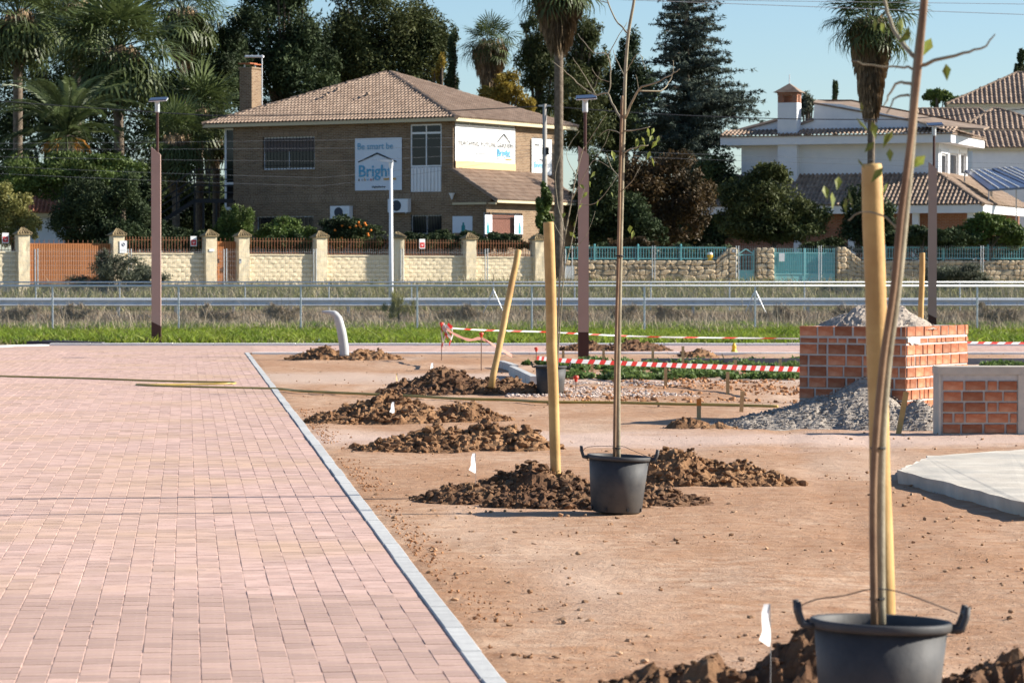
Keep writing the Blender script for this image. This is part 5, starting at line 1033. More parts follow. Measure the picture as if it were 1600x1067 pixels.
# banners
m_ban = M('pale_banner', (.66, .71, .78), (.70, .75, .81), 1.2, .6); m_cy = M('print_cyan', (.10, .36, .55), rough=.6); m_dk = M('print_dark', (.03, .035, .04), rough=.6); m_tan = M('print_tan', (.62, .42, .22), rough=.6); m_or = M('print_orange', (.60, .33, .10), rough=.6); m_gy = M('print_grey', (.35, .38, .42), rough=.6); m_banw = M('white_banner', (.78, .78, .77), (.82, .82, .81), 1.5, .6)
def banner(label, f, rot, x0_, y0_, x1_, y1_, mat, off=.05):
    a, c, z0, z1 = fo(x0_, y0_, x1_, y1_, f, -off); x, y = f.w((a+c)/2, -off); t = thing('banner', label, 'banner', (x, y, z0), rot); w2, h2 = (c-a)/2, z1-z0
    n = 12; V = []
    for j in range(n+1):
        for i in range(n+1): e = 0 if i in (0, n) or j in (0, n) else 1; V.append((-w2+2*w2*i/n, e*rnd(-.012, .004), h2*j/n))
    obj('cloth', MB().add(V, [(j*(n+1)+i, j*(n+1)+i+1, (j+1)*(n+1)+i+1, (j+1)*(n+1)+i) for j in range(n) for i in range(n)]), mat, t, smooth=True); return t, w2, h2
B, w2, h2 = banner('square pale blue banner with cyan lettering on the shaded brick wall', hf, -th, 555, 216, 628, 297.5, m_ban); k = h2/600.; u = lambda px: (px-378)*w2/270.; v = lambda py: h2-(py-188)*h2/595.; yy = -.03
text('Be smart be', .46*h2/2.6, m_cy, B, (u(135), yy, v(315)), sx=w2*1.75/(2.55*h2/2.6), bold=0); text('Bright', .82*h2/2.6, m_cy, B, (u(145), yy, v(625)), sx=1.0*w2*1.72/(2.35*h2/2.6), bold=.012)
obj('roof_emblem', MB().poly([(u(148), v(465)), (u(148), v(452)), (u(368), v(352)), (u(590), v(455)), (u(590), v(470)), (u(368), v(372))], yy-.004, yy), m_dk, B)
for s_, px, cm in zip('school', (150, 185, 215, 250, 285, 318), (m_dk, m_gy, m_tan, m_cy, m_red, m_dk)): text(s_, .2*h2/2.6, cm, B, (u(px), yy, v(672)), bold=.006)
obj('orange_bar', MB().box(u(442), u(585), yy-.004, yy, v(668), v(645)), m_or, B); text('brightschool.es', .13*h2/2.6, m_dk, B, (u(308), yy, v(752)), bold=.002)
B, w2, h2 = banner('wide white banner with a tan bottom strip on the sunlit side wall', hr, pi/2-th, 711.5, 197.5, 805, 265, m_banw, .07); u = lambda f_: -w2+2*w2*f_; v = lambda f_: h2*(1-f_)
obj('tan_strip', MB().box(-w2, w2, -.035, -.03, 0, v(.83)), m_tan, B); text('TEACHING FUTURE LEADERS', .30, m_dk, B, (u(.035), yy-.012, v(.47)), sx=w2*1.12/2.35, bold=0); text('Tel. brightschool.es', .2, m_gy, B, (u(.18), yy-.01, v(.66)), sx=w2*.5/.95); text('Bright', .55, m_cy, B, (u(.68), yy-.01, v(.68)), sx=w2*.5/1.45, bold=.01); text('school', .2, m_gy, B, (u(.68), yy-.01, v(.76)), sx=w2*.2/.6)
obj('orange_bar', MB().box(u(.83), u(.93), yy-.012, yy-.008, v(.76), v(.725)), m_or, B); obj('roof_emblem', MB().poly([(u(.69), v(.36)), (u(.69), v(.33)), (u(.80), v(.13)), (u(.91), v(.34)), (u(.91), v(.37)), (u(.80), v(.17))], yy-.012, yy-.008), m_dk, B)
B, w2, h2 = banner('narrow white banner at the far end of the sunlit side wall', hr, pi/2-th, 831, 217.5, 862, 273, m_banw, .07); u = lambda f_: -w2+2*w2*f_; v = lambda f_: h2*(1-f_); text('Bright', .42, m_cy, B, (u(.08), yy-.01, v(.82)), sx=w2*.95/1.1, bold=.008); obj('roof_emblem', MB().poly([(u(.1), v(.66)), (u(.4), v(.56)), (u(.7), v(.66)), (u(.7), v(.68)), (u(.4), v(.585)), (u(.1), v(.68))], yy-.012, yy-.008), m_dk, B); text('school', .2, m_dk, B, (u(.1), yy-.01, v(.2)))
m_tealp = M('print_teal', (.03, .24, .27), rough=.6)
def poster(label, f, rot, x0_, y0_, x1_, y1_, off, fx):
    a, c, z0, z1 = fo(x0_, y0_, x1_, y1_, f, -off); x, y = f.w((a+c)/2, -off); t = thing('poster', label, 'poster', (x, y, z0), rot, 'white posters with a teal bottle shape'); w2, h2 = (c-a)/2, z1-z0; obj('sheet', MB().box(-w2, w2, 0, .02, 0, h2), m_ban, t)
    s = h2; o = -w2+2*w2*fx; obj('bottle_print', MB().poly([(o-.13*s, 0.02), (o+.13*s, .02), (o+.13*s, .42*s), (o+.06*s, .5*s), (o+.06*s, .62*s), (o-.06*s, .62*s), (o-.06*s, .5*s), (o-.13*s, .42*s)], -.008, -.001), m_tealp, t)
poster('white poster with teal bottle shape on the shaded front of the porch', hf, -th, 707, 338, 738, 364, .03, .55); PFm = Frame(*hf.w(PX), pi/2-th)
poster('white poster with teal bottle shape left of the porch window', PFm, pi/2-th, 758, 336, 769, 366, .06, .4); poster('white poster with teal bottle shape right of the porch window', PFm, pi/2-th, 804, 337, 817, 366, .08, .6)
l_ = thing('wall_lamp', 'small pale wall lamp under the porch roof corner', 'lamp', hf.w(.05, -.2)+(hf.z(707, 309),), -th); obj('shade', MB().lathe([(.02, -.1), (.06, 0), (.16, .22), (0, .22)], 10), m_white, l_)
# ---- black outside staircase
sY = 161.; so = at(362, 300, sY); ST = thing('outside_staircase', 'black steel outside staircase left of the brick house', 'staircase', (so[0], sY, gz(sY))); O_ = np.array(ST.location)
def sp_(px, py, d=0): return tuple(np.array(at(px, py, sY+d))-O_)
for dd in (0, 1.2):
    for (A, Bq, C_) in (((222, 366), (304, 314), (364, 314)), ((222, 352), (304, 300), (364, 301)), ((222, 340), (304, 289), (364, 291)), ((226, 329), (304, 279), (364, 281)), ((232, 314), (304, 265), (364, 265))):
        thk = .2 if A[1] == 366 else .06; obj('stringer' if thk > .1 else 'handrail', MB().bar(sp_(*A, dd), sp_(*Bq, dd), .05, thk).bar(sp_(*Bq, dd), sp_(*C_, dd), .05, thk), m_black, ST)
    for x, y in ((304, 264), (327, 264), (276, 281), (250, 297)): obj('post', MB().bar(sp_(x, y, dd), sp_(x, y+50, dd), .06), m_black, ST)
    for x in (304, 318, 338): obj('support_leg', MB().bar(sp_(x, 316, dd), (sp_(x, 316, dd)[0], dd, -.1), .1), m_black, ST)
obj('landing', MB().box(sp_(304, 300)[0], sp_(364, 300)[0], 0, 1.2, sp_(304, 316)[2], sp_(304, 312)[2]), m_black, ST)
for i in range(16): p = np.array(sp_(lerp(224, 303, i/15.), lerp(366, 315, i/15.))); obj('tread', MB().box(-.13, .13, .03, 1.17, -.02, .02), m_black, ST, tuple(p))
# ---- white villa at the right
tv = R(20); VX = (1466-800)/F*181; vf = Frame(VX, 181., -tv); vr = Frame(VX, 181., pi/2-tv); V_ = thing('white_villa', 'white villa with dark tiled eaves and a capped chimney at the right', 'house', (VX, 181., 0), -tv)
vL = -vf.t(1158); vW = vr.t(1511); gv = gz(180)-.2; vz0, vz1 = vf.z(1466, 290), vf.z(1466, 211)
wv = (vr.t(1482), vr.t(1496), vr.z(1489, 274), vr.z(1489, 240)); wv2 = (vr.t(1499), vr.t(1508), vr.z(1503, 274), vr.z(1503, 240)); wv0 = (vr.t(1469), vr.t(1479), vr.z(1474, 274), vr.z(1474, 240))
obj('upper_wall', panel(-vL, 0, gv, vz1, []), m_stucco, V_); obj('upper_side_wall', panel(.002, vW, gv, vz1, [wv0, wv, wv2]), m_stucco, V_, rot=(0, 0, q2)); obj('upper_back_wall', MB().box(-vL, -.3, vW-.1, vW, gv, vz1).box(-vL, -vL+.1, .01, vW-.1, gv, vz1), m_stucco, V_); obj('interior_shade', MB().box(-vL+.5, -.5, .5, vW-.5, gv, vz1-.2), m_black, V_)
for w_ in (wv0, wv, wv2): window(V_, w_, q2, .1, 0, None, .1, 0, 0, True); obj('window_surround', MB().box(w_[0]-.18, w_[0]-.0, -.06, .0, w_[2]-.1, w_[3]+.2).box(w_[1], w_[1]+.12, -.06, 0, w_[2]-.1, w_[3]+.2).box(w_[0], w_[1], -.06, 0, w_[3], w_[3]+.2), m_white, V_, rot=(0, 0, q2))
eo = .9; f0, f1 = vf.z(1466, 224), vf.z(1466, 211)
obj('white_fascia', MB().box(-vL-1., eo, -eo, -eo+.15, f0, f1).box(eo-.15, eo, -eo+.15, vW+.5, f0, f1).box(-vL-1, eo-.15, -eo+.15, vW+.3, f0, f0+.1), m_white, V_)
zr = vf.z(1290, 160, 3.)
obj('roof_deck', MB().box(-vL-1.05, eo+.1, -eo-.1, vW+.6, f1+.002, f1+.05), m_tiled, V_)
for nm, P_ in (('gable_wall', [(1222, 207), (1270, 187), (1272, 161), (1312, 163), (1480, 199), (1480, 207)]), ('gable_wall', [(1140, 209), (1216, 187), (1216, 209)])): obj(nm, MB().poly([(vf.t(x, .2), vf.z(x, y, .2)) for x, y in P_][::-1], .2, .5), m_stucco, V_)
def slab3(nm, pts, dy, thk, mat): V4 = [(vf.t(x, b), b, vf.z(x, y, b)) for x, y, b in pts]; n = len(V4); return obj(nm, MB().add(V4+[(x, y, z-thk) for x, y, z in V4], [tuple(range(n)), tuple(range(2*n-1, n-1, -1))]+[(i, i+n, (i+1) % n+n, (i+1) % n) for i in range(n)]), mat, V_)
slab3('upper_roof', [(1270, 160, .15), (1482, 198, .15), (1536, 201, 1.0), (1545, 198, 5.), (1330, 156, 5.), (1275, 156, 5.)], 0, .1, m_tiled); slab3('roof_edge', [(1214, 207, .12), (1271, 187, .12), (1271, 184, .6), (1214, 204, .6)], 0, .08, m_tiled); slab3('roof_edge', [(1132, 210, .12), (1217, 187, .12), (1217, 184, .6), (1132, 207, .6)], 0, .08, m_tiled)
tiles('eave_tiles', V_, (-vL-1, -eo-.05, f1+.06), (1, 0, 0), (0, cos(.3), sin(.3)), lambda u, v: True, vL+1+eo, .8, m_tiled, .24, .4); tiles('eave_tiles', V_, (eo+.05, -eo, f1+.06), (0, 1, 0), (-cos(.3), 0, sin(.3)), lambda u, v: True, vW+eo, 1.6, m_tiled, .24, .4)
lo = 3.2; lz0, lz1 = vf.z(1480, 320, -lo), vf.z(1440, 272); e_ = lo; xl = vf.t(1092, -lo)
lr = obj('lower_roof', MB().add([(xl, -e_, lz0), (e_, -e_, lz0), (e_, vW+3, lz0), (0, vW+3, lz1), (0, 0, lz1), (xl+1, 0, lz1)], [(0, 1, 4, 5), (1, 2, 3, 4)]), m_tiled, V_); Vq = math.hypot(e_, lz1-lz0); dd = np.array([0, e_, lz1-lz0])/Vq; d2 = np.array([-e_, 0, lz1-lz0])/Vq
tiles('roof_tiles', lr, (xl, -e_, lz0+.01), (1, 0, 0), dd, lambda u, v: u < e_-xl-e_*v/Vq and v < Vq, e_-xl, Vq, m_tiled, .25, .42); tiles('roof_tiles', lr, (e_, -e_, lz0+.01), (0, 1, 0), d2, lambda u, v: u > e_*v/Vq and v < Vq, vW+3+e_, Vq, m_tiled, .25, .42); ridge(lr, (e_, -e_, lz0), (0, 0, lz1), m_tiled)
lf = vf.z(1480, 333, -lo); obj('lower_fascia', MB().box(xl, e_, -e_+.05, -e_+.2, lf, lz0-.02).box(e_-.15, e_, -e_+.2, vW+3, lf, lz0-.02), m_white, V_); obj('lower_wall', MB().box(xl+1.2, e_-.7, -e_+1.2, -.01, gv, lf+.2).box(.02, e_-.7, -.01, vW+3, gv, lf+.2), m_rb, V_); obj('porch_soffit', MB().box(xl+.1, e_-.2, -e_+.2, -.02, lf+.02, lf+.08), m_white, V_)
for x in (1245, 1330, 1430, 1516): tt = vf.t(x, -lo+.3); obj('porch_column', MB().box(tt-.18, tt+.18, -e_+.25, -e_+.6, gv, lf+.02), m_stucco, V_)
cb2 = -.5; c0, c1 = vf.t(1216, cb2), vf.t(1246, cb2); zc0, zc1, zc2, zc3 = [vf.z(1230, y, cb2) for y in (290, 161, 145, 130)]; ch = obj('chimney', MB().box(c0, c1, cb2-.2, cb2+.75, zc0, zc1), m_stucco, V_); obj('brick_throat', MB().box(c0, c0+.3, cb2-.2, cb2+.1, zc1+.002, zc2).box(c1-.3, c1, cb2-.2, cb2+.1, zc1+.002, zc2).box(c0, c1, cb2+.4, cb2+.75, zc1+.002, zc2).box(c0-.02, c1+.02, cb2-.22, cb2+.77, zc2-.15, zc2-.001), m_rb, ch)
cm_ = ((c0+c1)/2, cb2+.27); obj('chimney_cap', MB().add([(c0-.22, cb2-.4, zc2), (c1+.22, cb2-.4, zc2), (c1+.22, cb2+.95, zc2), (c0-.22, cb2+.95, zc2), (*cm_, zc3)], [(0,1,4),(1,2,4),(2,3,4),(3,0,4),(3,2,1,0)]), m_tiled, ch); obj('finial', MB().tube([(*cm_, zc3-.05), (*cm_, zc3+.5)], .03, 6), m_white, ch)
# ---- other houses
def simple_house(label, px0, px1, Y, ye, ya, ridge0, ridge1, al, W, wall, roofm, ov=.5, tw=.24, tl=.4, yb=None, name='tiled_house'):
    f = Frame((px0-800)/F*Y, Y, al); L_ = f.t(px1); zE, zA = f.z(px0, ye), f.z((ridge0+ridge1)/2, ya, W/2); t = thing(name, label, 'house', (f.ox, Y, 0), al); obj('wall', MB().box(ov, L_-ov, ov, W-ov, gz(Y)-.3, zE), wall, t)
    hip_roof(t, 0, L_, 0, W, zE, zA, f.t(ridge0, W/2), f.t(ridge1, W/2), roofm, tw, tl); obj('fascia', MB().box(.02, L_-.02, .02, .1, zE-.2, zE-.003), m_fascia, t); return t, f, L_, zE
simple_house('pale house with a steep tiled roof against the sky at the top right', 1478, 1720, 222, 163, 114, 1588, 1610, R(-6), 9, m_stucco, m_tiled, .6, .33, .45)
simple_house('low tiled house between the white villa and the top right house', 1496, 1660, 204, 203, 171, 1550, 1560, R(-6), 7, m_stucco, m_tiled, .3, .33, .45)
t, f, L_, zE = simple_house('long low tiled roof behind the white villa chimney cluster', 1395, 1560, 209, 198, 171, 1430, 1530, R(-2), 6, m_stucco, m_tiled, .3, .33, .45)
simple_house('white lean house with a dark tile roof right of the villa windows', 1512, 1680, 195, 231, 206, 1520, 1650, R(-3), 5, m_stucco, m_tiled, .3, .33, .45)
simple_house('small house with terracotta roof behind the bushes at the left', 8, 112, 164, 333, 303, 30, 90, R(4), 6, m_stucco, m_tiler, .4, .22, .38)
for i, (l, P4) in enumerate((('left tilted solar collector panel beside the villa windows', [(1507, 266), (1548, 265), (1608, 292), (1545, 296)]), ('right tilted solar collector panel beside the villa windows', [(1550, 263), (1588, 261), (1650, 290), (1612, 292)]))):
    V4 = [at(x, y, 183 if k < 2 else 179.5) for k, (x, y) in enumerate(P4)]; o = V4[3]; b = MB().add([tuple(np.array(p)-np.array(o)) for p in V4]+[tuple(np.array(p)-np.array(o)-[0, 0, .12]) for p in V4], [(0,1,2,3),(7,6,5,4),(0,4,5,1),(1,5,6,2),(2,6,7,3),(3,7,4,0)]); t = thing('solar_panel', l, 'solar panel', o, 0, 'solar collector panels'); obj('panel', b, M('blue_solar_glass', (.06, .09, .16), (.09, .12, .2), 1, .15, spec=.8), t)
    for q in (.25, .5, .75): A = np.array(V4[0])*(1-q)+np.array(V4[1])*q-np.array(o); B_ = np.array(V4[3])*(1-q)+np.array(V4[2])*q-np.array(o); obj('panel_rib', MB().bar(A+[0, 0, .02], B_+[0, 0, .02], .05), m_steelw, t)
    for p in V4: obj('support', MB().bar(tuple(np.array(p)-np.array(o)-[0, 0, .1]), (p[0]-o[0], p[1]-o[1], gz(p[1])-o[2]), .06), m_steel, t)

# ================================================================== TREES AND BUSHES
GP = 'dark trees behind the brick house'
bush('tall_tree', 'tall dark tree rising behind the chimney of the brick house', [(440, 60, 75, 90), (400, 110, 60, 70), (480, 120, 70, 70), (430, -40, 60, 60), (350, 140, 40, 60)], 196, 46000, .30, .10, 'dark', 'tree', 11, 14, tpx=440, group=GP)
bush('tall_tree', 'broad olive green tree behind the ridge of the brick house', [(590, 50, 85, 85), (660, 90, 45, 70), (540, 110, 70, 60), (600, 120, 110, 60), (560, -30, 60, 50)], 200, 52000, .30, .10, 'olive', 'tree', 12, 14, tpx=590, group=GP)
bush('tall_tree', 'dark feathery tree left of the brick house chimney', [(330, 110, 55, 60), (300, 180, 70, 60), (360, 60, 28, 30), (390, 30, 25, 22)], 188, 26000, .26, .09, 'dark', 'tree', 13, 14, tpx=320, group=GP)
bush('cypress_tree', 'slim dark cypress left of the shaggy palm behind the roof', [(708, 60, 7, 28), (707, 95, 11, 40), (706, 140, 14, 50), (706, 180, 15, 50)], 190, 11000, .2, .06, 'dark', 'cypress', 14, 8, rsub=.4)
fan_palm('shaggy fan palm against the sky behind the brick house roof', 765, 189, 72, 40, 1.05, .2, (2.4, .95), 0, 3, .75)
bush('yellow_tree', 'yellow leaved small tree behind the right end of the roof', [(795, 140, 28, 26), (768, 150, 22, 22), (815, 160, 20, 24)], 182, 6500, .2, .09, 'yell', 'tree', 15, 10, tpx=795)
bush('yellow_shrub', 'patch of yellowing leaves in front of the dark trees left of the cypress', [(690, 98, 10, 16), (683, 115, 10, 14)], 186, 700, .2, .09, 'yell', 'tree', 16, 6, tpx=688)
bush('eucalyptus_tree', 'loose dark eucalyptus behind the street palm, left half', [(845, 60, 28, 38), (830, 100, 26, 36), (860, 130, 45, 45), (822, 42, 9, 12), (840, 180, 50, 40)], 197, 20000, .26, .07, 'olive', 'tree', 17, 14, tpx=845, droop=.8)
bush('eucalyptus_tree', 'loose dark eucalyptus right of the street palm trunk', [(905, 75, 32, 48), (925, 50, 14, 24), (935, 95, 18, 24), (905, 140, 45, 50), (920, 190, 60, 45)], 199, 22000, .26, .07, 'olive', 'tree', 18, 14, tpx=905, droop=.8)
bush('tall_tree', 'dark tree crown filling the gap left of the cedar', [(975, 150, 45, 55), (985, 95, 22, 40), (950, 190, 50, 50), (1000, 210, 50, 45)], 203, 24000, .28, .09, 'dark', 'tree', 19, 12, tpx=975)
cedar('large dark cedar with layered branches right of centre', 1072, 195, -75, [(-90, 3, 3), (-40, 22, 22), (0, 40, 50), (40, 60, 66), (80, 52, 70), (110, 72, 85), (140, 60, 110), (170, 80, 122), (210, 90, 118), (250, 85, 90), (300, 70, 60)], 4)
bush('photinia_bush', 'large reddish green bush in front of the cedar', [(1050, 285, 55, 45), (1010, 300, 50, 45), (1080, 320, 35, 50), (1020, 345, 60, 40)], 166, 26000, .2, .09, 'red', 'bush', 21, 14)
bush('garden_tree', 'dark garden tree right of the brick house behind the turquoise railing', [(940, 290, 45, 50), (915, 330, 35, 55), (960, 340, 55, 45), (1000, 360, 50, 28)], 164, 26000, .2, .09, 'dark', 'tree', 22, 14)
bush('garden_tree', 'rounded olive garden tree behind the wide turquoise gate', [(1205, 310, 68, 42), (1195, 270, 36, 22), (1160, 335, 45, 40), (1250, 340, 40, 38), (1205, 350, 80, 30)], 158, 34000, .2, .09, 'olive', 'tree', 23, 16)
bush('garden_bush', 'dark bush half hidden behind the thick blurred stake', [(1340, 330, 28, 40), (1350, 360, 42, 26), (1385, 350, 28, 35)], 158, 9000, .2, .09, 'dark', 'bush', 24, 12)
bush('garden_bush', 'leafy garden hedge with a hanging top at the right edge', [(1545, 350, 38, 18), (1580, 365, 30, 22), (1520, 370, 40, 16)], 158, 9000, .2, .09, 'green', 'bush', 25, 12)
bush('garden_bush', 'low dark hedge behind the turquoise railing near the right lamp', [(1440, 368, 40, 14), (1490, 370, 40, 14), (1400, 372, 30, 12)], 157, 8000, .18, .08, 'dark', 'bush', 26, 10)
bush('garden_bush', 'small reddish bush with berries behind the turquoise railing', [(990, 378, 18, 10), (965, 382, 20, 10), (1010, 382, 16, 8)], 154.5, 2600, .15, .07, 'red', 'bush', 27, 8)
# left gardens
bush('tall_hedge', 'dense dark greenery filling the garden behind the outside staircase', [(230, 300, 70, 60), (300, 310, 60, 60), (170, 300, 60, 50), (270, 350, 90, 40), (340, 330, 40, 60)], 178, 30000, .26, .11, 'dark', 'hedge', 81, 12)
bush('tall_hedge', 'dark greenery filling the gap between brick house and villa', [(900, 350, 60, 40), (980, 340, 60, 50), (1080, 350, 60, 40), (1140, 330, 50, 60), (1120, 280, 40, 50)], 184, 30000, .26, .11, 'dark', 'hedge', 82, 12)
bush('tall_hedge', 'dark greenery behind the turquoise railing at the right', [(1380, 385, 50, 24), (1460, 388, 50, 24), (1540, 388, 50, 24), (1600, 388, 40, 24), (1290, 392, 40, 20)], 160, 20000, .2, .09, 'dark', 'hedge', 83, 10)
bush('tall_hedge', 'low dark hedge close behind the left turquoise railing', [(900, 400, 30, 18), (950, 400, 35, 18), (1010, 400, 35, 18), (1070, 400, 35, 18), (1120, 398, 30, 18)], 155.5, 17000, .16, .08, 'dark', 'hedge', 84, 10)
bush('tall_tree', 'dark tree mass behind the palms at the left edge', [(60, 120, 110, 110), (160, 200, 110, 90), (20, 240, 60, 70), (250, 190, 80, 80)], 190, 42000, .28, .10, 'dark', 'tree', 31, 12, tpx=80)
fan_palm('fan palm with a broad drooping crown at the top left', 190, 172, 82, 64, 2.15, .26, (1.8, 1.1), -8, 11, .8)
fan_palm('fan palm at the far top left corner', 28, 176, 28, 60, 2.0, .26, (2.2, 1.0), 0, 12, .85)
fan_palm('fan palm in the second row, crown above the first', 120, 184, 10, 56, 2.0, .26, (1.6, 1.0), 0, 13, .8)
fan_palm('fan palm with brown hanging leaves right of the top left group', 287, 186, 22, 54, 1.55, .2, (2.8, 1.0), 0, 14, .9)
fan_palm('low fan palm standing close to the left end of the brick house', 312, 170, 178, 46, 1.45, .2, (1.0, .6), 0, 15, .6)
fan_palm('low fan palm with dead leaves behind the outside staircase', 275, 166, 222, 46, 1.4, .2, (2.2, .8), 0, 16, .85)
fan_palm('stubby fan palm behind the white door unit of the brick house', 338, 172, 225, 26, 1.0, .2, (.8, .5), 0, 17, .6)
date_palm('date palm with arching feather leaves and orange fruit stalks', 105, 166, 212, 58, 1.12, .34, 5)
bush('citrus_tree', 'bright leaved citrus tree below the date palm', [(110, 262, 70, 34), (50, 275, 55, 30), (180, 275, 50, 28), (90, 290, 90, 24)], 162, 26000, .17, .08, 'green', 'tree', 32, 16)
bush('pale_bush', 'pale yellow green bush at the left edge above the cream wall', [(18, 325, 36, 34), (5, 355, 30, 30), (45, 350, 20, 28)], 146, 11000, .13, .07, 'pale', 'bush', 33, 14)
bush('dark_shrub', 'large dark glossy shrub behind the driveway gate', [(160, 330, 58, 48), (200, 310, 30, 35), (120, 350, 40, 35), (170, 370, 70, 25)], 154, 30000, .15, .07, 'dark', 'bush', 34, 16)
bush('garden_bush', 'dark bush under the outside staircase', [(265, 375, 55, 22), (220, 360, 35, 30), (310, 378, 40, 16)], 157, 12000, .15, .07, 'dark', 'bush', 35, 10)
bush('thuja_bush', 'upright green thuja bush behind the narrow door', [(352, 348, 14, 26), (378, 350, 18, 30), (365, 368, 32, 20)], 155.5, 9000, .16, .05, 'green', 'bush', 36, 10)
bush('garden_bush', 'bright rounded hedge bush below the barred upper window', [(445, 360, 38, 20), (430, 372, 30, 18), (470, 370, 30, 18)], 155.5, 9000, .14, .07, 'green', 'bush', 37, 12)
ob = bush('orange_bush', 'dark citrus bush with small oranges below the pale banner', [(535, 352, 34, 18), (560, 366, 40, 16), (510, 370, 25, 16)], 155.5, 10000, .14, .07, 'dark', 'bush', 38, 12)
of_ = MB().lathe([(0, -.06), (.045, -.04), (.06, 0), (.045, .04), (0, .06)], 8).mesh('orange'); of_.materials.append(m_orange)
for k in range(16): p = np.array(at(rnd(505, 590), rnd(345, 375), 154.9))-np.array(ob.location); link('orange', of_, None, ob, tuple(p))
for i, (a, c) in enumerate(((388, 498), (502, 618), (622, 730), (736, 836))):
    bush('garden_hedge', ['clipped dark hedge behind the railing below the barred window', 'clipped dark hedge behind the railing left of the white lamp post', 'clipped dark hedge behind the railing with the red alarm sign right of the lamp post', 'clipped dark hedge behind the last railing left of the street palm'][i],
         [(a+(c-a)*k/4, 382, (c-a)/7, 13) for k in range(5)], 152.2 if i < 3 else 153.5, 9000, .13, .06, 'dark' if i != 1 else 'olive', 'hedge', 40+i, 8, group='hedges inside the cream wall')
bush('garden_hedge', 'dark hedge behind the railing between driveway gate and narrow door', [(210+k*28, 384, 18, 12) for k in range(5)], 148., 8000, .13, .06, 'dark', 'hedge', 45, 8)
bush('garden_hedge', 'flowering dark hedge below the posters on the porch', [(650, 372, 24, 9), (690, 370, 26, 9), (735, 371, 28, 10), (780, 372, 26, 10)], 156, 9000, .14, .07, 'dark', 'hedge', 46, 8)
bush('roadside_shrub', 'grey green olive shrub beside the far fence in front of the driveway gate', [(190, 425, 52, 26), (150, 445, 45, 18), (225, 440, 40, 20), (165, 405, 16, 16)], 136, 15000, .16, .035, 'grey', 'bush', 51, 14, shell=.3)
bush('roadside_shrub', 'grey green shrub beside the far fence at the right', [(1490, 430, 45, 20), (1460, 445, 30, 14), (1525, 442, 32, 15)], 137, 11000, .16, .035, 'grey', 'bush', 52, 12, shell=.3)
bush('roadside_shrub', 'dark small shrub at the bottom right of the bank', [(1300, 452, 26, 8), (1330, 455, 20, 7)], 134, 2600, .14, .035, 'grey', 'bush', 53, 8)
bush('dry_bush', 'tall yellowish dry weed clump in front of the guardrail', [(622, 470, 12, 26), (612, 485, 18, 14), (635, 482, 14, 18)], 95, 2600, .14, .012, 'pale', 'weed', 54, 8, shell=.2, droop=-2.)
MF['brownweed'] = M('tangled_brown_weed', (.20, .15, .10), (.34, .27, .18), .8, .9, attr=.4, trans=.1)
for k_, (px_, l_) in enumerate(((40, 'brown tangled weed clump at the left edge before the guardrail'), (130, 'brown tangled weed clump left of the left street lamp'), (330, 'brown tangled weed clump right of the left street lamp'), (445, 'brown tangled weed clump behind the bent grey pipe'), (730, 'brown tangled weed clump behind the knotted tape'), (985, 'brown tangled weed clump right of the middle street lamp'), (1060, 'wide brown tangled weed clump behind the tape, right of the middle pot tree'), (1215, 'brown tangled weed clump left of the tall brick box'), (1330, 'brown tangled weed clump behind the tall brick box heap'), (1560, 'brown tangled weed clump at the right edge before the guardrail'))):
    bush('dry_bush', l_, [(px_, 490, rnd(22, 36), rnd(8, 13)), (px_+rnd(-25, 25), 486, 16, rnd(9, 15)), (px_+rnd(-40, 40), 493, 24, 8)], 97+(k_*37 % 9), 1700, .24, .014, 'brownweed', 'weed', 90+k_, 10, shell=.1, droop=-1.2, group='tangled brown weed clumps')
def weeds(label, pts, seed, n, mat='green', L=.09, W=.05):
    rs = np.random.RandomState(seed); cl = []
    for (px, py, r) in pts: g = gnd(px, py); R_ = r*mpp(g[1]); cl.append((g[0], g[1], .03, R_, R_*.9, .05+R_*.10))
    o = np.array([cl[0][0], cl[0][1], 0]); V, T = leaves(np.array(cl), n, L, W, seed, .2, -.4); V[..., 2] = np.abs(V[..., 2]); tag(link('leafy_weeds', leafmesh('leafy_weeds', V-o, T), MF[mat], None, tuple(o)), label, 'weeds', kind='stuff')
MF['weed'] = M('fresh_weed', (.075, .13, .03), (.15, .21, .06), 2, .6, attr=.4, trans=.3)
weeds('leafy green weeds spreading behind the striped tape', [(rnd(878, 1246), rnd(566, 594), rnd(8, 24)) for _ in range(120)], 1, 20000, 'weed', .12, .06)
weeds('leafy green weeds between the far pot and the lying kerb stones', [(rnd(815, 880), rnd(565, 578), rnd(6, 12)) for _ in range(8)], 2, 1500, 'weed', .12, .06)
weeds('green weed tuft behind the low brick box', [(1566, 574, 26), (1545, 575, 14), (1590, 575, 14)], 3, 1600, 'weed', .14, .07)
weeds('dark green weed tufts in the far grass', [(rnd(0, 1600), rnd(505, 534), rnd(8, 24)) for _ in range(60)], 4, 14000, 'weed', .12, .05)
# distant bits on the skyline
bush('cypress_tree', 'tiny far cypress between the villa chimney and the right palm', [(1305, 138, 4, 16), (1305, 160, 5, 20)], 290, 2500, .3, .1, 'dark', 'cypress', 61, 6)
bush('cypress_tree', 'dark cypress top at the right edge of the sky', [(1595, 90, 6, 20), (1595, 120, 9, 25)], 250, 4000, .3, .1, 'dark', 'cypress', 62, 6)
bush('far_tree', 'small bright far tree above the roofs right of the leaning young tree', [(1465, 152, 20, 14), (1485, 160, 16, 10)], 240, 3500, .3, .13, 'green', 'tree', 63, 10)
bush('far_tree', 'sparse far tree right of the villa chimney', [(1262, 155, 12, 16), (1255, 170, 14, 14)], 240, 1500, .3, .1, 'grey', 'tree', 64, 10)
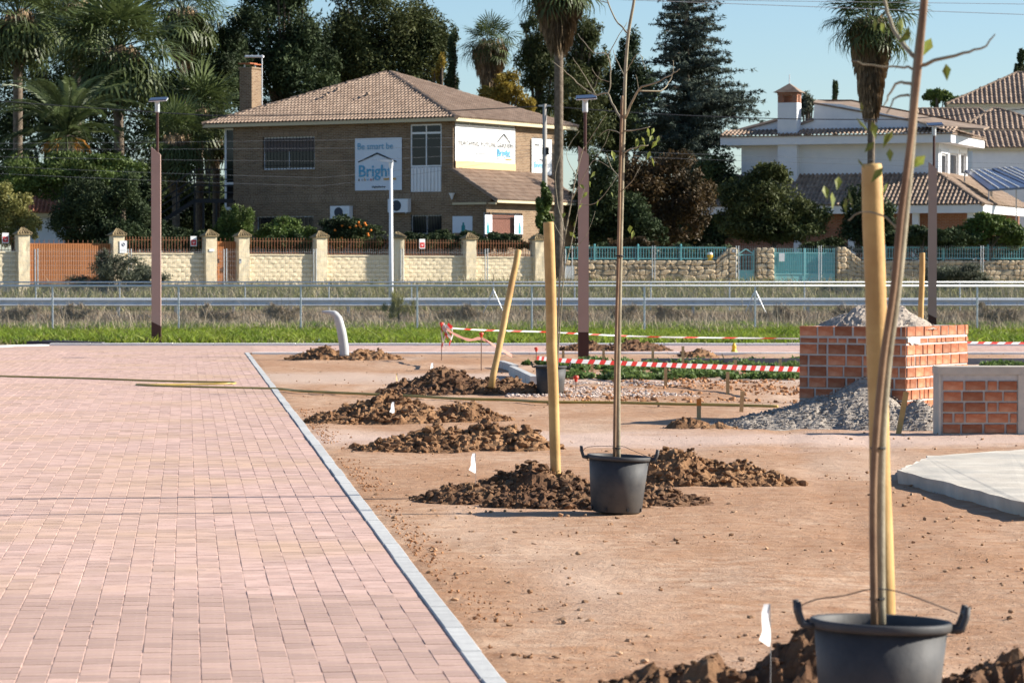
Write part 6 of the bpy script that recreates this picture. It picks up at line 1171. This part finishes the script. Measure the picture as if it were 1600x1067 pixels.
# street palms
fan_palm('tall street palm with a thick brown skirt in front of the brick house', 873, 147.6, -20, 44, 1.3, .21, (2.7, 1.1), 0, 21, .55)
fan_palm('palm with a long hanging brown skirt in front of the white villa', 1360, 170, 36, 50, 1.5, .2, (4.8, 1.05), 3, 22, .62)

# ---- poles, lamps, wires
up = thing('utility_pole', 'slim concrete utility pole beside the street palm', 'utility pole', gpt(851, 151.5)); zt = at(851, 163, 151.5)[2]-up.location[2]; obj('shaft', MB().tube([(0, 0, -.2), (0, 0, zt)], [.17, .10], 10), M('pole_concrete', (.30, .28, .25), (.36, .34, .31), 3, .9), up, smooth=True); obj('insulator', MB().box(-.12, .2, -.1, .1, zt*.72, zt*.72+.35), m_black, up); obj('crossarm', MB().box(-.3, .3, -.06, .06, zt-.12, zt-.04), m_steel, up)
bush('ivy_plant', 'green ivy climbing the foot of the utility pole', [(851, 320, 12, 28), (853, 355, 15, 30), (851, 300, 8, 14), (856, 380, 14, 18)], 151.3, 6500, .16, .10, 'green', 'ivy', 71, 8, tpx=851)
Yl = 127.; lp = thing('street_lamp', 'slim white street lamp with its arm to the left in front of the brick house', 'street lamp', gpt(611, Yl)); zt = at(611, 254, Yl)[2]-lp.location[2]; obj('pole', MB().tube([(0, 0, -.2), (0, 0, zt*.3), (0, 0, zt)], [.10, .09, .06], 12), m_white, lp, smooth=True); obj('lamp_head', MB().add([(-.42, -.12, zt+.06), (.08, -.12, zt-.02), (.08, .12, zt-.02), (-.42, .12, zt+.06), (-.40, -.12, zt+.1), (.08, -.12, zt+.1), (.08, .12, zt+.1), (-.40, .12, zt+.1)], [(0,3,2,1),(4,5,6,7),(0,1,5,4),(1,2,6,5),(2,3,7,6),(3,0,4,7)]), m_white, lp); obj('collar', MB().lathe([(.065, zt-.25), (.09, zt-.05), (.09, zt-.02)], 10), m_white, lp)
def wire(label, pts, r=.014, mat=None, sag=0):
    P = [at(*p) for p in pts]; Q_ = []
    for A, B_ in zip(P, P[1:]):
        for k in range(10): t = k/10; Q_.append((lerp(A[0], B_[0], t), lerp(A[1], B_[1], t), lerp(A[2], B_[2], t)-sag*4*t*(1-t)))
    Q_.append(P[-1]); o = np.array(Q_[0]); tag(obj('overhead_wire', MB().tube([np.array(q)-o for q in Q_], r, 5), mat or m_cable, None, tuple(o)), label, 'wire')
wire('thick dark cable from the left edge past the roof to the utility pole', [(-300, 130, 150), (330, 181, 152), (851, 166, 151.5)], .024, m_cable, .12); wire('dark cable from the utility pole to the right edge in front of the cedar', [(851, 166, 151.5), (1400, 187, 152), (1900, 130, 156)], .024, m_cable, .2)
wire('upper pale wire crossing the sky at the top right', [(700, -10, 150), (2000, 38, 152)], .016, m_cablel, .0); wire('second pale wire crossing the sky below the top right one', [(820, -3, 150), (2000, 12, 152)], .014, m_cablel, .0)
for i, (l, P_) in enumerate((('thin pale wire across the upper part of the shaded brick wall', [(-300, 225, 149), (851, 213, 151.5)]), ('thin pale wire across the barred window', [(-300, 232, 149), (851, 228, 151.5)]), ('thin pale wire over the middle of the pale banner', [(-300, 236, 149), (500, 252, 150), (851, 232, 151.5)]),
    ('thin pale wire over the lower part of the pale banner', [(-300, 245, 149), (500, 278, 150), (851, 236, 151.5)]), ('thin pale wire below the pale banner sloping up to the pole', [(-300, 255, 149), (500, 291, 150), (851, 240, 151.5)]), ('thin pale wire over the villa walls', [(851, 232, 151.5), (1900, 262, 152)]), ('second thin pale wire over the villa walls', [(851, 240, 151.5), (1900, 270, 152)]))): wire(l, P_, .006, M('grey_cable', (.22, .22, .23), rough=.6), .1)
